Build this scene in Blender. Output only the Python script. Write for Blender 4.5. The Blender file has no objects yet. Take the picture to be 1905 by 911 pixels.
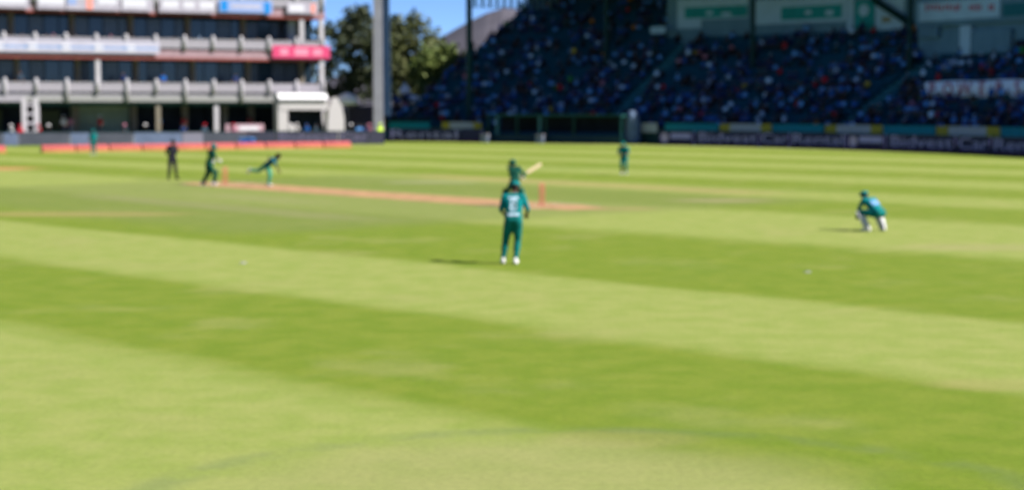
import bpy, bmesh, math, random
import numpy as np
from mathutils import Vector, Matrix
from mathutils.bvhtree import BVHTree
random.seed(11); rng = np.random.default_rng(11)
R_ = math.radians
scene = bpy.context.scene
C = scene.collection

# ------------------------------------------------------------------ camera
FPX, W0, H0, HOR, CAMZ = 3000.0, 1905.0, 911.0, 203.0, 3.12     # focal length in photo pixels, horizon row, eye height
TILT = math.atan((H0/2-HOR)/FPX)
cam = bpy.data.cameras.new('camera'); camo = bpy.data.objects.new('camera', cam); C.objects.link(camo)
camo.location = (0, 0, CAMZ); camo.rotation_euler = (math.pi/2-TILT, 0, 0)
cam.sensor_width = 36; cam.lens = 36*FPX/W0; cam.clip_end = 6000
cam.dof.use_dof = True; cam.dof.focus_distance = 7.0
cam.dof.aperture_fstop = (cam.lens/1000)/(12.5/FPX*7.0)         # far blur disc of about 12 photo pixels
scene.camera = camo
# ------------------------------------------------------------------ sky and sun
SUN = Vector((1.85, -0.55, 1.75)).normalized()
world = bpy.data.worlds.new('World'); scene.world = world; world.use_nodes = True
wn = world.node_tree.nodes; wl = world.node_tree.links
sky = wn.new('ShaderNodeTexSky'); sky.sky_type = 'NISHITA'; sky.sun_disc = False
sky.sun_elevation = math.asin(SUN.z); sky.sun_rotation = math.atan2(SUN.x, SUN.y)
sky.altitude = 8500; sky.air_density = 1.0; sky.dust_density = 0.0; sky.ozone_density = 4.5
wl.new(sky.outputs[0], wn['Background'].inputs[0]); wn['Background'].inputs[1].default_value = 0.07
sl = bpy.data.lights.new('sun', 'SUN'); sl.energy = 4.5; sl.angle = R_(0.53); sl.color = (1, .96, .91)
so = bpy.data.objects.new('sun', sl); C.objects.link(so); so.rotation_euler = SUN.to_track_quat('Z', 'Y').to_euler()
so.location = (40, -20, 60)
vs = scene.view_settings; vs.view_transform = 'Standard'; vs.look = 'None'; vs.gamma = 1; vs.use_curve_mapping = False
vs.exposure = 1.4

# ------------------------------------------------------------------ pixel helpers (photo pixel -> point on the ground or at a depth)
def ray(px, py):
    a = (px-W0/2)/FPX; b = (H0/2-py)/FPX
    return Vector((a, math.cos(TILT)+b*math.sin(TILT), -math.sin(TILT)+b*math.cos(TILT)))
def G(px, py, z=0.0):
    d = ray(px, py); t = (z-CAMZ)/d.z
    return Vector((d.x*t, d.y*t, z))
def AT(px, py, Y):
    d = ray(px, py); t = Y/d.y
    return Vector((d.x*t, Y, CAMZ+d.z*t))
CX, CY, R0 = -33.4, 88.6, 68.8                                   # boundary circle in front of the grandstand
def theta_of(px, r):
    a = (px-W0/2)/FPX
    A = 1+a*a; B = -2*(a*CX+CY); K = CX*CX+CY*CY-r*r
    t = (-B+math.sqrt(max(B*B-4*A*K, 0)))/(2*A)
    return math.atan2(t-CY, a*t-CX)
def pol(th, r, z=0.0): return Vector((CX+r*math.cos(th), CY+r*math.sin(th), z))

# ------------------------------------------------------------------ materials
MATS = {}
def mat(name, col, rough=.7, var=.15, scale=6.0, metal=0.0, bump=0.0, bscale=40.0, spec=.12):
    if name in MATS: return MATS[name]
    m = bpy.data.materials.new(name); m.use_nodes = True
    nt = m.node_tree; n = nt.nodes; b = n['Principled BSDF']
    b.inputs['Roughness'].default_value = rough; b.inputs['Metallic'].default_value = metal
    b.inputs['Specular IOR Level'].default_value = spec
    tc = n.new('ShaderNodeTexCoord'); nz = n.new('ShaderNodeTexNoise')
    nz.inputs['Scale'].default_value = scale; nz.inputs['Detail'].default_value = 5
    nt.links.new(tc.outputs['Object'], nz.inputs['Vector'])
    rp = n.new('ShaderNodeValToRGB')
    rp.color_ramp.elements[0].position = .3; rp.color_ramp.elements[1].position = .7
    rp.color_ramp.elements[0].color = tuple(c*(1-var) for c in col)+(1,)
    rp.color_ramp.elements[1].color = tuple(min(1, c*(1+var)) for c in col)+(1,)
    nt.links.new(nz.outputs['Fac'], rp.inputs['Fac']); nt.links.new(rp.outputs['Color'], b.inputs['Base Color'])
    if bump:
        n2 = n.new('ShaderNodeTexNoise'); n2.inputs['Scale'].default_value = bscale; n2.inputs['Detail'].default_value = 4
        nt.links.new(tc.outputs['Object'], n2.inputs['Vector'])
        bp = n.new('ShaderNodeBump'); bp.inputs['Strength'].default_value = bump; bp.inputs['Distance'].default_value = .02
        nt.links.new(n2.outputs['Fac'], bp.inputs['Height']); nt.links.new(bp.outputs['Normal'], b.inputs['Normal'])
    MATS[name] = m; return m
def mglass(name, col, rough=.08):
    m = mat(name, col, rough, .25, 1.2, spec=.5); return m
M_white = mat('white_paint', (.36, .345, .37), .6, .06)
M_bal = mat('balustrade_grey_white', (.25, .235, .265), .7, .08)
M_fascia = mat('fascia_beige_grey', (.22, .22, .215), .8, .1)
M_pink = mat('slab_pinkish', (.26, .175, .195), .8, .15, 2)
M_redbrown = mat('red_brown_trim', (.20, .055, .045), .7, .2)
M_greentrim = mat('dark_green_trim', (.015, .05, .04), .6, .2)
M_tan = mat('tan_pier', (.16, .14, .11), .8, .15)
M_sage = mat('sage_wall', (.20, .25, .19), .85, .15, 2)
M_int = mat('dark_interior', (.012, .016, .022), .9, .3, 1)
M_glass = mglass('dark_glass', (.012, .022, .034))
M_glass2 = mglass('curtained_glass', (.035, .04, .055), .2)
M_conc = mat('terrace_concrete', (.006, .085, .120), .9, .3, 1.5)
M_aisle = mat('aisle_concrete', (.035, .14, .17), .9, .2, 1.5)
M_seat = mat('navy_seat', (.003, .060, .105), .7, .2)
M_steel = mat('dark_green_steel', (.006, .035, .035), .5, .2)
M_teal = mat('teal_board', (.004, .22, .24), .5, .12, 2)
M_yel = mat('yellow_board', (.42, .33, .03), .5, .15, 2)
M_cream = mat('cream_board', (.42, .43, .38), .5, .08, 2)
M_navy = mat('navy_purple_board', (.020, .022, .065), .6, .15, 2)
M_purple = mat('pale_purple_print', (.30, .28, .52), .6, .2, 5)
M_led = mat('slate_board', (.075, .08, .105), .5, .15, 1)
M_ledblue = mat('slate_blue_board', (.12, .15, .24), .5, .2, 1)
M_suite = mat('suite_wall', (.10, .20, .27), .7, .1, 1)
M_suitew = mat('suite_panel_pale', (.32, .48, .60), .7, .06, 1)
M_suiteg = mat('suite_panel_green', (.012, .24, .24), .6, .15, 1)
M_dullred = mat('dull_red_print', (.36, .03, .06), .7, .1)
M_roof = mat('roof_sheet', (.10, .13, .14), .6, .1)
M_jersey = mat('teal_jersey', (.001, .135, .14), .85, .15, 9, bump=.3, bscale=25, spec=.1)
M_jblue = mat('blue_jersey_panel', (.03, .13, .22), .75, .1, 9)
M_green = mat('dark_green_trousers', (.002, .110, .100), .85, .2, 9, bump=.3, bscale=25)
M_green2 = mat('green_playing_kit', (.005, .060, .040), .8, .2, 9, bump=.3, bscale=25)
M_skin = mat('skin', (.16, .085, .055), .55, .08, 20)
M_skin2 = mat('skin_dark', (.07, .035, .022), .55, .08, 20)
M_hair = mat('dark_hair', (.012, .009, .008), .6, .2)
M_shoe = mat('white_shoe', (.56, .54, .53), .6, .06)
M_pad = mat('white_pad', (.48, .47, .48), .7, .05)
M_black = mat('black_cloth', (.012, .012, .018), .8, .2)
M_bat = mat('willow', (.62, .50, .30), .5, .1, 14)
M_lime = mat('lime_kit', (.42, .50, .05), .7, .1)
M_coral = mat('coral_stump', (.50, .13, .11), .45, .08)
M_print = mat('white_print', (.40, .50, .60), .7, .05)
M_cush = mat('coral_cushion', (.30, .055, .055), .6, .15, 1.2)
M_cusho = mat('orange_cushion_skirt', (.34, .15, .06), .6, .15, 1.2)
M_eye = mat('eye_dark', (.01, .008, .006), .3, .1)

# ------------------------------------------------------------------ object helpers
def tag(o, label=None, cat=None, group=None, kind=None):
    if label: o['label'] = label
    if cat: o['category'] = cat
    if group: o['group'] = group
    if kind: o['kind'] = kind
    return o
def link(name, me, mats, parent=None, loc=None, rotz=None, smooth=False):
    if isinstance(me, bmesh.types.BMesh):
        bm = me; me = bpy.data.meshes.new(name)
        bmesh.ops.recalc_face_normals(bm, faces=bm.faces); bm.to_mesh(me); bm.free()
    if not isinstance(mats, (list, tuple)): mats = [mats]
    if len(me.materials) == 0:
        for m in mats: me.materials.append(m)
    if smooth: me.shade_smooth()
    o = bpy.data.objects.new(name, me); C.objects.link(o)
    if parent: o.parent = parent
    if loc is not None: o.location = loc
    if rotz is not None: o.rotation_euler = (0, 0, rotz)
    return o
def empty(name, loc=(0, 0, 0), rotz=0.0, parent=None):
    o = bpy.data.objects.new(name, None); C.objects.link(o); o.location = loc; o.rotation_euler = (0, 0, rotz)
    o.empty_display_size = .2
    if parent: o.parent = parent
    return o
def box(bm, x0, x1, y0, y1, z0, z1, mi=0):
    v = [bm.verts.new(p) for p in ((x0,y0,z0),(x1,y0,z0),(x1,y1,z0),(x0,y1,z0),(x0,y0,z1),(x1,y0,z1),(x1,y1,z1),(x0,y1,z1))]
    for f in ((0,3,2,1),(4,5,6,7),(0,1,5,4),(1,2,6,5),(2,3,7,6),(3,0,4,7)):
        bm.faces.new([v[i] for i in f]).material_index = mi
    return v
def bx(*a, bevel=0.0):
    bm = bmesh.new(); box(bm, *a)
    if bevel: bmesh.ops.bevel(bm, geom=list(bm.edges), offset=bevel, segments=2, affect='EDGES')
    return bm
def tube(bm, pts, rads, seg=8, mi=0, cap=True):
    rings = []
    for i, p in enumerate(pts):
        p = Vector(p); a = Vector(pts[max(i-1, 0)]); b = Vector(pts[min(i+1, len(pts)-1)])
        d = (b-a).normalized(); u = d.orthogonal().normalized() if i == 0 else (u-d*u.dot(d)).normalized()
        w = d.cross(u)
        rings.append([bm.verts.new(p+(u*math.cos(2*math.pi*k/seg)+w*math.sin(2*math.pi*k/seg))*rads[i]) for k in range(seg)])
    for i in range(len(rings)-1):
        for k in range(seg):
            bm.faces.new((rings[i][k], rings[i][(k+1) % seg], rings[i+1][(k+1) % seg], rings[i+1][k])).material_index = mi
    if cap:
        bm.faces.new(list(reversed(rings[0]))).material_index = mi; bm.faces.new(rings[-1]).material_index = mi
def lathe(bm, prof, seg=14, mi=0, cx=0, cy=0):
    rings = [[bm.verts.new((cx+r*math.cos(2*math.pi*k/seg), cy+r*math.sin(2*math.pi*k/seg), z)) for k in range(seg)] for r, z in prof]
    for i in range(len(rings)-1):
        for k in range(seg):
            bm.faces.new((rings[i][k], rings[i][(k+1) % seg], rings[i+1][(k+1) % seg], rings[i+1][k])).material_index = mi
    bm.faces.new(list(reversed(rings[0]))).material_index = mi; bm.faces.new(rings[-1]).material_index = mi
TXT = {}
def text_mesh(s, size, ext=.006):
    key = (s, size)
    if key in TXT: return TXT[key]
    cu = bpy.data.curves.new('t', 'FONT'); cu.body = s; cu.size = size; cu.extrude = ext
    cu.align_x = 'CENTER'; cu.align_y = 'CENTER'; cu.resolution_u = 3
    o = bpy.data.objects.new('t', cu); C.objects.link(o)
    dg = bpy.context.evaluated_depsgraph_get(); me = bpy.data.meshes.new_from_object(o.evaluated_get(dg))
    bpy.data.objects.remove(o); TXT[key] = me
    return me
STAND = Matrix.Rotation(math.pi/2, 4, 'X')
def lettering(s, size, m, parent, x, y, z, width=None):
    me = text_mesh(s, size).copy(); me.transform(STAND)               # upright, readable from -Y
    if width:
        xs = [v.co.x for v in me.vertices]; k = width/(max(xs)-min(xs))
        me.transform(Matrix.Diagonal((k, 1, 1, 1)))
    me.materials.clear()
    return link('lettering', me, m, parent, (x, y, z))

# ------------------------------------------------------------------ ground
def ground_material():
    m = bpy.data.materials.new('outfield_turf'); m.use_nodes = True
    nt = m.node_tree; n = nt.nodes; L = nt.links; bs = n['Principled BSDF']
    bs.inputs['Roughness'].default_value = .85; bs.inputs['Specular IOR Level'].default_value = .12
    geo = n.new('ShaderNodeNewGeometry'); sep = n.new('ShaderNodeSeparateXYZ'); L.new(geo.outputs['Position'], sep.inputs[0])
    X, Y = sep.outputs[0], sep.outputs[1]
    def val(v):
        return v
    def mth(op, a, b=None, c=None):
        q = n.new('ShaderNodeMath'); q.operation = op
        for i, s in enumerate((a, b, c)):
            if s is None: continue
            if isinstance(s, (int, float)): q.inputs[i].default_value = s
            else: L.new(s, q.inputs[i])
        return q.outputs[0]
    def noise(scale, det=4, rough=.55, dist=0.0):
        q = n.new('ShaderNodeTexNoise'); q.inputs['Scale'].default_value = scale; q.inputs['Detail'].default_value = det
        q.inputs['Roughness'].default_value = rough; q.inputs['Distortion'].default_value = dist
        L.new(geo.outputs['Position'], q.inputs['Vector']); return q.outputs['Fac']
    def smooth(x, a, b):
        q = n.new('ShaderNodeMapRange'); q.interpolation_type = 'SMOOTHSTEP'
        q.inputs['From Min'].default_value = a; q.inputs['From Max'].default_value = b
        L.new(x, q.inputs['Value']); return q.outputs['Result']
    def mix(f, a, b, mode='MIX'):
        q = n.new('ShaderNodeMix'); q.data_type = 'RGBA'; q.blend_type = mode
        if isinstance(f, (int, float)): q.inputs[0].default_value = f
        else: L.new(f, q.inputs[0])
        for i, s in ((6, a), (7, b)):
            if isinstance(s, tuple): q.inputs[i].default_value = s+(1,)
            else: L.new(s, q.inputs[i])
        return q.outputs[2]
    n_lo, n_mid, n_fine, n_big = noise(.35), noise(1.7, 5), noise(14, 4, .6), noise(.09, 3)
    # mown stripes run diagonally: s is constant along a stripe
    s = mth('ADD', X, Y)
    s = mth('ADD', s, mth('MULTIPLY', mth('SUBTRACT', n_lo, .5), .6))
    s = mth('ADD', s, mth('MULTIPLY', mth('SUBTRACT', n_big, .5), 1.6))
    v = mth('DIVIDE', s, 200.0)
    rp = n.new('ShaderNodeValToRGB'); cr = rp.color_ramp; cr.interpolation = 'LINEAR'
    edges = [15.7, 23.3, 30.7, 43.8, 57, 66, 73.5, 82, 90.5, 99.5, 109, 118, 130, 142, 156]
    first, el = True, []
    lvl = 1.0
    el.append((0.0, 1.0))
    for i, e in enumerate(edges):
        sft = .28 if e < 35 else 1.2
        amp = 1.0 if e < 50 else .8
        el.append(((e-sft)/200, lvl)); lvl = (1-amp)*.5 if i % 2 == 0 else .5+.5*amp
        el.append(((e+sft)/200, lvl))
    cr.elements[0].position = 0; cr.elements[0].color = (1, 1, 1, 1)
    cr.elements[1].position = 1; cr.elements[1].color = (.9, .9, .9, 1)
    for p, q in el[1:]:
        e = cr.elements.new(p); e.color = (q, q, q, 1)
    L.new(v, rp.inputs[0])
    light = mix(smooth(n_mid, .3, .7), (.168, .212, .042), (.208, .232, .062))
    dark = mix(smooth(n_mid, .3, .7), (.100, .150, .010), (.132, .170, .018))
    col = mix(rp.outputs[0], dark, light)
    # dry, yellow wear and lush patches
    col = mix(mth('MULTIPLY', smooth(n_lo, .52, .75), .45), col, (.225, .220, .078))
    col = mix(mth('MULTIPLY', smooth(n_big, .55, .7), .25), col, (.085, .145, .020))
    # the square: duller, finer turf round the pitch (axis from bowler's to striker's wicket)
    ax, ay, a0 = PD.x, PD.y, PM
    dx, dy = mth('SUBTRACT', X, a0.x), mth('SUBTRACT', Y, a0.y)
    al = mth('ADD', mth('MULTIPLY', dx, ax), mth('MULTIPLY', dy, ay))
    ac = mth('SUBTRACT', mth('MULTIPLY', dy, ax), mth('MULTIPLY', dx, ay))
    wob = mth('MULTIPLY', mth('SUBTRACT', n_lo, .5), 3.0)
    inl = mth('SUBTRACT', 1.0, smooth(mth('ADD', mth('ABSOLUTE', al), wob), 12.5, 15.5))
    inc = mth('SUBTRACT', 1.0, smooth(mth('ADD', mth('ABSOLUTE', mth('ADD', ac, 2.0)), wob), 10, 13))
    sq = mth('MULTIPLY', inl, inc)
    col = mix(mth('MULTIPLY', sq, .58), col, mix(n_mid, (.108, .140, .034), (.140, .160, .046)))
    # old strips worn brown beside the used pitch
    for off, wd, la, lb, st, cc in ((-11.5, 1.2, -14, 12, .50, (.26, .19, .085)), (8.2, .8, -8, 14, .28, (.22, .19, .115)), (4.6, .8, -6, 6, .2, (.24, .20, .12))):
        b1 = mth('SUBTRACT', 1.0, smooth(mth('ADD', mth('ABSOLUTE', mth('ADD', ac, off)), mth('MULTIPLY', wob, .25)), wd*.6, wd*1.5))
        b2 = mth('MULTIPLY', smooth(mth('ADD', al, wob), la, la+5), mth('SUBTRACT', 1.0, smooth(mth('ADD', al, wob), lb-5, lb)))
        col = mix(mth('MULTIPLY', mth('MULTIPLY', b1, b2), st), col, cc)
    # bare patch of a practice strip at the edge of the field
    def blob(px, py, rx, ry, st, cc):
        p = G(px, py); nonlocal col
        e = mth('SQRT', mth('ADD', mth('POWER', mth('DIVIDE', mth('SUBTRACT', X, p.x), rx), 2), mth('POWER', mth('DIVIDE', mth('SUBTRACT', Y, p.y), ry), 2)))
        f = mth('SUBTRACT', 1.0, smooth(mth('ADD', e, mth('MULTIPLY', mth('SUBTRACT', n_lo, .5), .8)), .5, 1.1))
        col = mix(mth('MULTIPLY', f, st), col, cc)
    blob(-10, 314, 2.6, 3.0, .8, (.36, .17, .075))
    blob(110, 398, 4.6, 1.3, .55, (.25, .19, .075))
    blob(1340, 373, 2.2, 1.1, .5, (.26, .20, .13)); blob(800, 339, 2.4, 1.5, .4, (.26, .24, .16))
    blob(1150, 388, 1.6, .9, .4, (.28, .18, .09)); blob(1830, 460, 2.6, 1.2, .4, (.24, .21, .10))
    blob(1850, 715, .9, .5, .28, (.28, .22, .10)); blob(1170, 815, .9, .5, .28, (.25, .21, .095))
    blob(1000, 880, 3.0, 1.6, .45, (.21, .205, .085))
    # a faint rounded track left by a roller or hose in the near turf
    e = mth('SQRT', mth('ADD', mth('POWER', mth('DIVIDE', mth('SUBTRACT', X, .7), 3.75), 2), mth('POWER', mth('DIVIDE', mth('SUBTRACT', Y, 12.4), 3.15), 2)))
    e = mth('ADD', e, mth('MULTIPLY', mth('SUBTRACT', n_lo, .5), .06))
    ring = mth('SUBTRACT', 1.0, smooth(mth('ABSOLUTE', mth('SUBTRACT', e, 1.0)), .01, .09))
    col = mix(mth('MULTIPLY', mth('MULTIPLY', ring, smooth(n_mid, .35, .6)), .32), col, (.060, .105, .045))
    # pale rim along the mower edges and blade-scale grain
    gr = mth('ADD', mth('MULTIPLY', mth('SUBTRACT', n_fine, .5), .55), 1.0)
    gr = mth('ADD', gr, mth('MULTIPLY', mth('SUBTRACT', noise(60, 3, .7), .5), .5))
    q = n.new('ShaderNodeVectorMath'); q.operation = 'SCALE'; L.new(col, q.inputs[0]); L.new(gr, q.inputs['Scale'])
    L.new(q.outputs[0], bs.inputs['Base Color'])
    bp = n.new('ShaderNodeBump'); bp.inputs['Strength'].default_value = .5; bp.inputs['Distance'].default_value = .03
    L.new(noise(40, 4, .7), bp.inputs['Height']); L.new(bp.outputs['Normal'], bs.inputs['Normal'])
    return m
PS = G(1008, 383); PB = G(419, 343)                         # middle of the two wickets
PD = (PS-PB).normalized(); PM = (PS+PB)/2                   # bowler -> striker
bm = bmesh.new()
xs = [-3000, -400, -120, -60, 0, 60, 120, 400, 3000]; ys = [-300, -20, 10, 60, 120, 200, 500, 4000]
gv = [[bm.verts.new((x, y, 0)) for x in xs] for y in ys]
for j in range(len(ys)-1):
    for i in range(len(xs)-1): bm.faces.new((gv[j][i], gv[j][i+1], gv[j+1][i+1], gv[j+1][i]))
tag(link('ground', bm, ground_material()), kind='structure')

pitch_mat = mat('clay_pitch', (.29, .175, .088), .9, .22, 1.6, bump=.3, bscale=30)
PANG = math.atan2(PD.y, PD.x)
bm = bmesh.new()
n_ = 24; L0 = 12.2
rows = []
for i in range(n_+1):
    x = -L0+2*L0*i/n_; w = 1.35*(1-.35*max(0, (abs(x)-10.2)/2.0)) + random.uniform(-.06, .06)
    rows.append((bm.verts.new((x, -w, .004)), bm.verts.new((x, w, .004))))
for a, b in zip(rows, rows[1:]): bm.faces.new((a[0], b[0], b[1], a[1]))
tag(link('pitch', bm, pitch_mat, loc=PM, rotz=PANG), kind='structure')
bm = bmesh.new()
for s in (-1, 1):
    for x0, x1, y0, y1 in ((10.06-1.24, 10.06-1.19, -1.83, 1.83), (10.035, 10.085, -1.32, 1.32), (10.06-1.24, 10.06+1.2, -1.345, -1.295), (10.06-1.24, 10.06+1.2, 1.295, 1.345)):
        z = .008 if y1-y0 > 1 else .012
        v = [bm.verts.new((s*x, y, z)) for x, y in ((x0, y0), (x1, y0), (x1, y1), (x0, y1))]; bm.faces.new(v)
tag(link('crease_lines', bm, mat('faded_chalk', (.5, .45, .36), .9, .2, 20), loc=PM, rotz=PANG), kind='structure')

# ------------------------------------------------------------------ pavilion (left)
PV = Vector((-17.6, 151.7, 0)); PA = R_(25.4)
pav = empty('pavilion', PV, PA)
tag(pav, 'long white three-tier members pavilion with balconies and dark glazing beside the field', 'building')
BAY = 2.61; NB = 14; UL = -BAY*NB-.3
def pu(px):                                                  # photo column -> distance along the facade
    a = (px-W0/2)/FPX; d = Vector((math.cos(PA), math.sin(PA)))
    return (a*PV.y-PV.x)/(d.x-a*d.y)
def part(name, m, *b, bevel=0): return link(name, bx(*b, bevel=bevel), m, pav)
part('floor_slab', M_pink, UL, .15, 0, 9, 7.70, 8.35); part('floor_slab', M_pink, UL, .15, 0, 9, 11.62, 12.25)
part('floor_slab', M_fascia, UL, .15, 0, 9, 3.77, 4.30); part('slab_upstand', M_bal, UL, .12, .12, 9, 4.30, 4.60)
part('floor_slab', M_fascia, UL, .15, -.6, 9, 15.6, 16.0)
for z in (7.52, 11.44): part('slab_trim', M_redbrown, UL, .17, -.06, .5, z, z+.18)
part('slab_trim', M_greentrim, UL, .12, .25, .7, 3.42, 3.77)
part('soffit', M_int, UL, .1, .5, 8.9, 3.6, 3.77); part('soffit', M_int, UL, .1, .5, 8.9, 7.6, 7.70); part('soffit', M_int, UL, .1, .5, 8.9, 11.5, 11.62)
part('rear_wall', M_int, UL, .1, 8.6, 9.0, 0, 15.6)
part('end_wall', M_fascia, -.12, .13, 5.2, 9.0, 0, 15.6)
part('terrace_plinth', M_fascia, UL, .1, .8, 8.6, 0, .75)
# balustrade panels and posts, each bay its own piece
post_mesh = {}
def post(zb, zt):
    k = round(zt-zb, 2)
    if k not in post_mesh:
        b = bmesh.new(); h = k
        lathe(b, [(.18, 0), (.18, h-.16), (.15, h-.07), (.09, h-.015), (.01, h)], 12)
        o = link('baluster_post', b, M_white, pav, smooth=True); post_mesh[k] = o.data
        return o
    o = bpy.data.objects.new('baluster_post', post_mesh[k]); C.objects.link(o); o.parent = pav; return o
for lev, zb, zt in ((0, 4.64, 5.39), (1, 8.55, 9.32), (2, 12.45, 13.2)):
    me = None
    for k in range(NB):
        u1 = -BAY*k-.22; u0 = u1-BAY+.24
        if me is None:
            o = link('balustrade_panel', bx(-BAY/2+.12, BAY/2-.12, -.05, .05, 0, zt-zb), M_bal, pav); me = o.data
        else: o = link('balustrade_panel', me, M_bal, pav)
        o.location = ((u0+u1)/2, .0, zb)
    part('handrail', M_white, UL, 0, -.09, .09, zt+.002, zt+.06)
    for k in range(NB+1):
        long = lev == 0 and k % 2 == 1
        z0 = 3.70 if long else zb-.15
        o = post(z0, zt+.42); o.location = (-BAY*k-.1, -.10, z0)
# piers and glazing on each floor
pane_me = {}
for lev, z0, z1 in ((0, 4.6, 7.6), (1, 8.35, 11.5), (2, 12.25, 15.6)):
    part('glazing_frame', M_int, UL, 0, 3.45, 3.6, z0, z1)
    for k in range(NB*2):
        key = (lev, k % 5 in (1, 4) or random.random() < .12)
        if key not in pane_me:
            o = link('pane', bx(-.6, .6, -.03, .03, 0, z1-z0-.3), M_glass2 if key[1] else M_glass, pav); pane_me[key] = o.data
        else: o = link('pane', pane_me[key], M_glass, pav)
        o.location = (-BAY/2*k-.75, 3.40, z0+.12)
    for k in range(8):
        u = -5.22*k-1.6+(0 if lev else .4)
        part('pier', M_tan, u-.22, u+.22, 2.85, 3.3, z0, z1-.002)
part('column', M_white, -.42, -.02, -.12, .3, 0, 11.43); part('column', M_bal, .0, .13, .32, .7, 0, 15.6)
part('column', M_white, -.42, -.02, -.1, .3, 12.26, 15.59)
for px, z0, z1 in ((187, 5.4, 7.52), (565, 9.3, 11.44), (405, 0, 3.42), (72, 0, 3.42), (297, 0, 3.42)):
    u = pu(px); part('column', M_white if px != 297 else M_tan, u-.2, u+.2, .05, .4, z0, z1)
u = pu(556); part('curtain', mat('pale_curtain', (.34, .36, .42), .9, .1), u-.35, u+.35, 1.6, 1.7, 8.5, 11.4)
# ground-floor walls
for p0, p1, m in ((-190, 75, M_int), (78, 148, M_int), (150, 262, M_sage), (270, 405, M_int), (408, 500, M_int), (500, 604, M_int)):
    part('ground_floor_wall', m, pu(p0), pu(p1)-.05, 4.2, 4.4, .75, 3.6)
for px in (158, 268, 365, 440, 490):
    u = pu(px); part('pier', M_tan, u-.28, u+.28, 3.6, 4.0, .75, 3.6)
for px in (8, 100, 118): 
    u = pu(px); part('door_panel', mat('olive_door', (.05, .06, .03), .7), u-.5, u+.5, 4.05, 4.15, .75, 3.0)

# banners hung on the balconies
def banner(p0, p1, z0, z1, m, label, marks=(), dep=-.30, cat='banner', group=None, name='advertising_banner'):
    u0, u1 = pu(p0), pu(p1); uc = (u0+u1)/2; w = u1-u0
    loc = PV+Vector((math.cos(PA)*uc, math.sin(PA)*uc, 0))
    e = empty(name, loc, PA); tag(e, label, cat, group)
    link('sheet', bx(-w/2, w/2, dep-.02, dep, z0, z1), m, e)
    for fx, fz, fw, fh, mm in marks:                          # printed shapes, slightly proud of the cloth
        x = -w/2+fx*w; z = z0+fz*(z1-z0)
        link('print', bx(x-fw*w/2, x+fw*w/2, dep-.034, dep-.022, z-fh*(z1-z0)/2, z+fh*(z1-z0)/2), mm, e)
    return e
M_bw = mat('bright_white_vinyl', (.48, .47, .52), .5, .03); M_sky = mat('sky_blue_vinyl', (.008, .17, .46), .5, .1); M_pblue = mat('pale_blue_vinyl', (.20, .27, .48), .5, .1)
M_hot = mat('hot_pink_vinyl', (.46, .05, .13), .5, .08); M_lil = mat('lilac_vinyl', (.34, .33, .40), .6, .08, 1)
M_mid = mat('mid_blue_print', (.12, .26, .52), .6, .1); M_grey = mat('grey_vinyl', (.30, .28, .33), .6, .1, 1); M_cor = mat('salmon_print', (.60, .22, .18), .6, .1)
for i, (a, b) in enumerate(((-70, 62), (76, 128), (130, 230), (232, 290), (300, 405))):
    mk = {0: [(.75, .55, .4, .5, M_bw)], 1: [(.5, .55, .9, .45, M_bw)], 2: [(.1, .55, .16, .4, M_pblue), (.42, .5, .12, .9, M_cor), (.75, .6, .35, .4, M_bw)], 3: [(.4, .55, .75, .55, M_bw)], 4: [(.2, .55, .28, .5, M_bw), (.52, .55, .2, .45, M_bw), (.84, .55, .26, .5, M_bw)]}[i]
    lab = ['grey and white banner on the top balcony above the white lattice frame', 'short white-barred banner on the top balcony', 'white banner with a salmon block on the top balcony', 'plain bright white banner on the top balcony beside the salmon-blocked one', 'long white banner with three pale bars on the top balcony beside the blue one'][i]
    banner(a, b, 11.72, 13.0, M_grey, lab, mk)
banner(410, 509, 11.85, 13.0, M_pblue, 'blue banner with pale centre on the pavilion top balcony', [(.10, .5, .13, .8, M_sky), (.9, .4, .11, .9, M_sky), (.5, .5, .55, .3, M_lil)])
banner(536, 592, 11.9, 12.9, M_grey, 'small pale banner with salmon mark on the top balcony corner', [(.3, .5, .5, .7, M_bw), (.85, .5, .14, .8, M_cor)])
banner(-70, 300, 8.02, 9.1, M_lil, 'long lilac banner with blue line along the middle balcony', [(.5, .42, .98, .10, M_mid)]+[(.19+.165*i, .42, .045, .6, M_bw) for i in range(5)]+[(.16+.165*i, .42, .02, .2, M_mid) for i in range(5)])
banner(508, 614, 7.80, 8.95, M_hot, 'hot pink banner with pale bars at the middle balcony corner', [(.2, .5, .14, .5, mat('pink_print', (.55, .2, .28), .6, .05)), (.5, .5, .24, .55, MATS['pink_print']), (.78, .5, .16, .5, MATS['pink_print'])])

# white canopy over the players' entrance, in front of the pavilion's end
def facade(px, off):                                            # point on a line parallel to the facade, off metres in front
    u = pu(px)
    return PV+Vector((math.cos(PA)*u+math.sin(PA)*off, math.sin(PA)*u-math.cos(PA)*off, 0))
cano = empty('entrance_canopy', facade(553, 1.6), PA); tag(cano, 'white players entrance canopy with deep fascia below the pink banner', 'canopy')
M_cw = mat('canopy_white', (.62, .61, .62), .5, .04); M_co = mat('canopy_off_white', (.36, .34, .345), .6, .06)
cw = 2.35
bm = bmesh.new(); v = box(bm, -cw-.1, cw-.1, -.9, 1.0, 4.0, 4.56)
for i in (4, 5): v[i].co.y += .5
link('fascia', bm, M_cw, cano); link('fascia', bx(-cw, cw, -.6, 1.0, 3.02, 3.90, bevel=.03), M_co, cano)
link('fascia_rail', bx(-cw-.12, cw, -.4, 1.0, 3.90, 4.0), M_bal, cano)
link('pier', bx(-cw-.15, -cw+.85, -.55, .6, .0, 3.9, bevel=.05), M_co, cano); link('pier_foot', bx(-cw+.85, -cw+1.5, -.6, .4, 0, 1.75, bevel=.1), M_co, cano)
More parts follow.
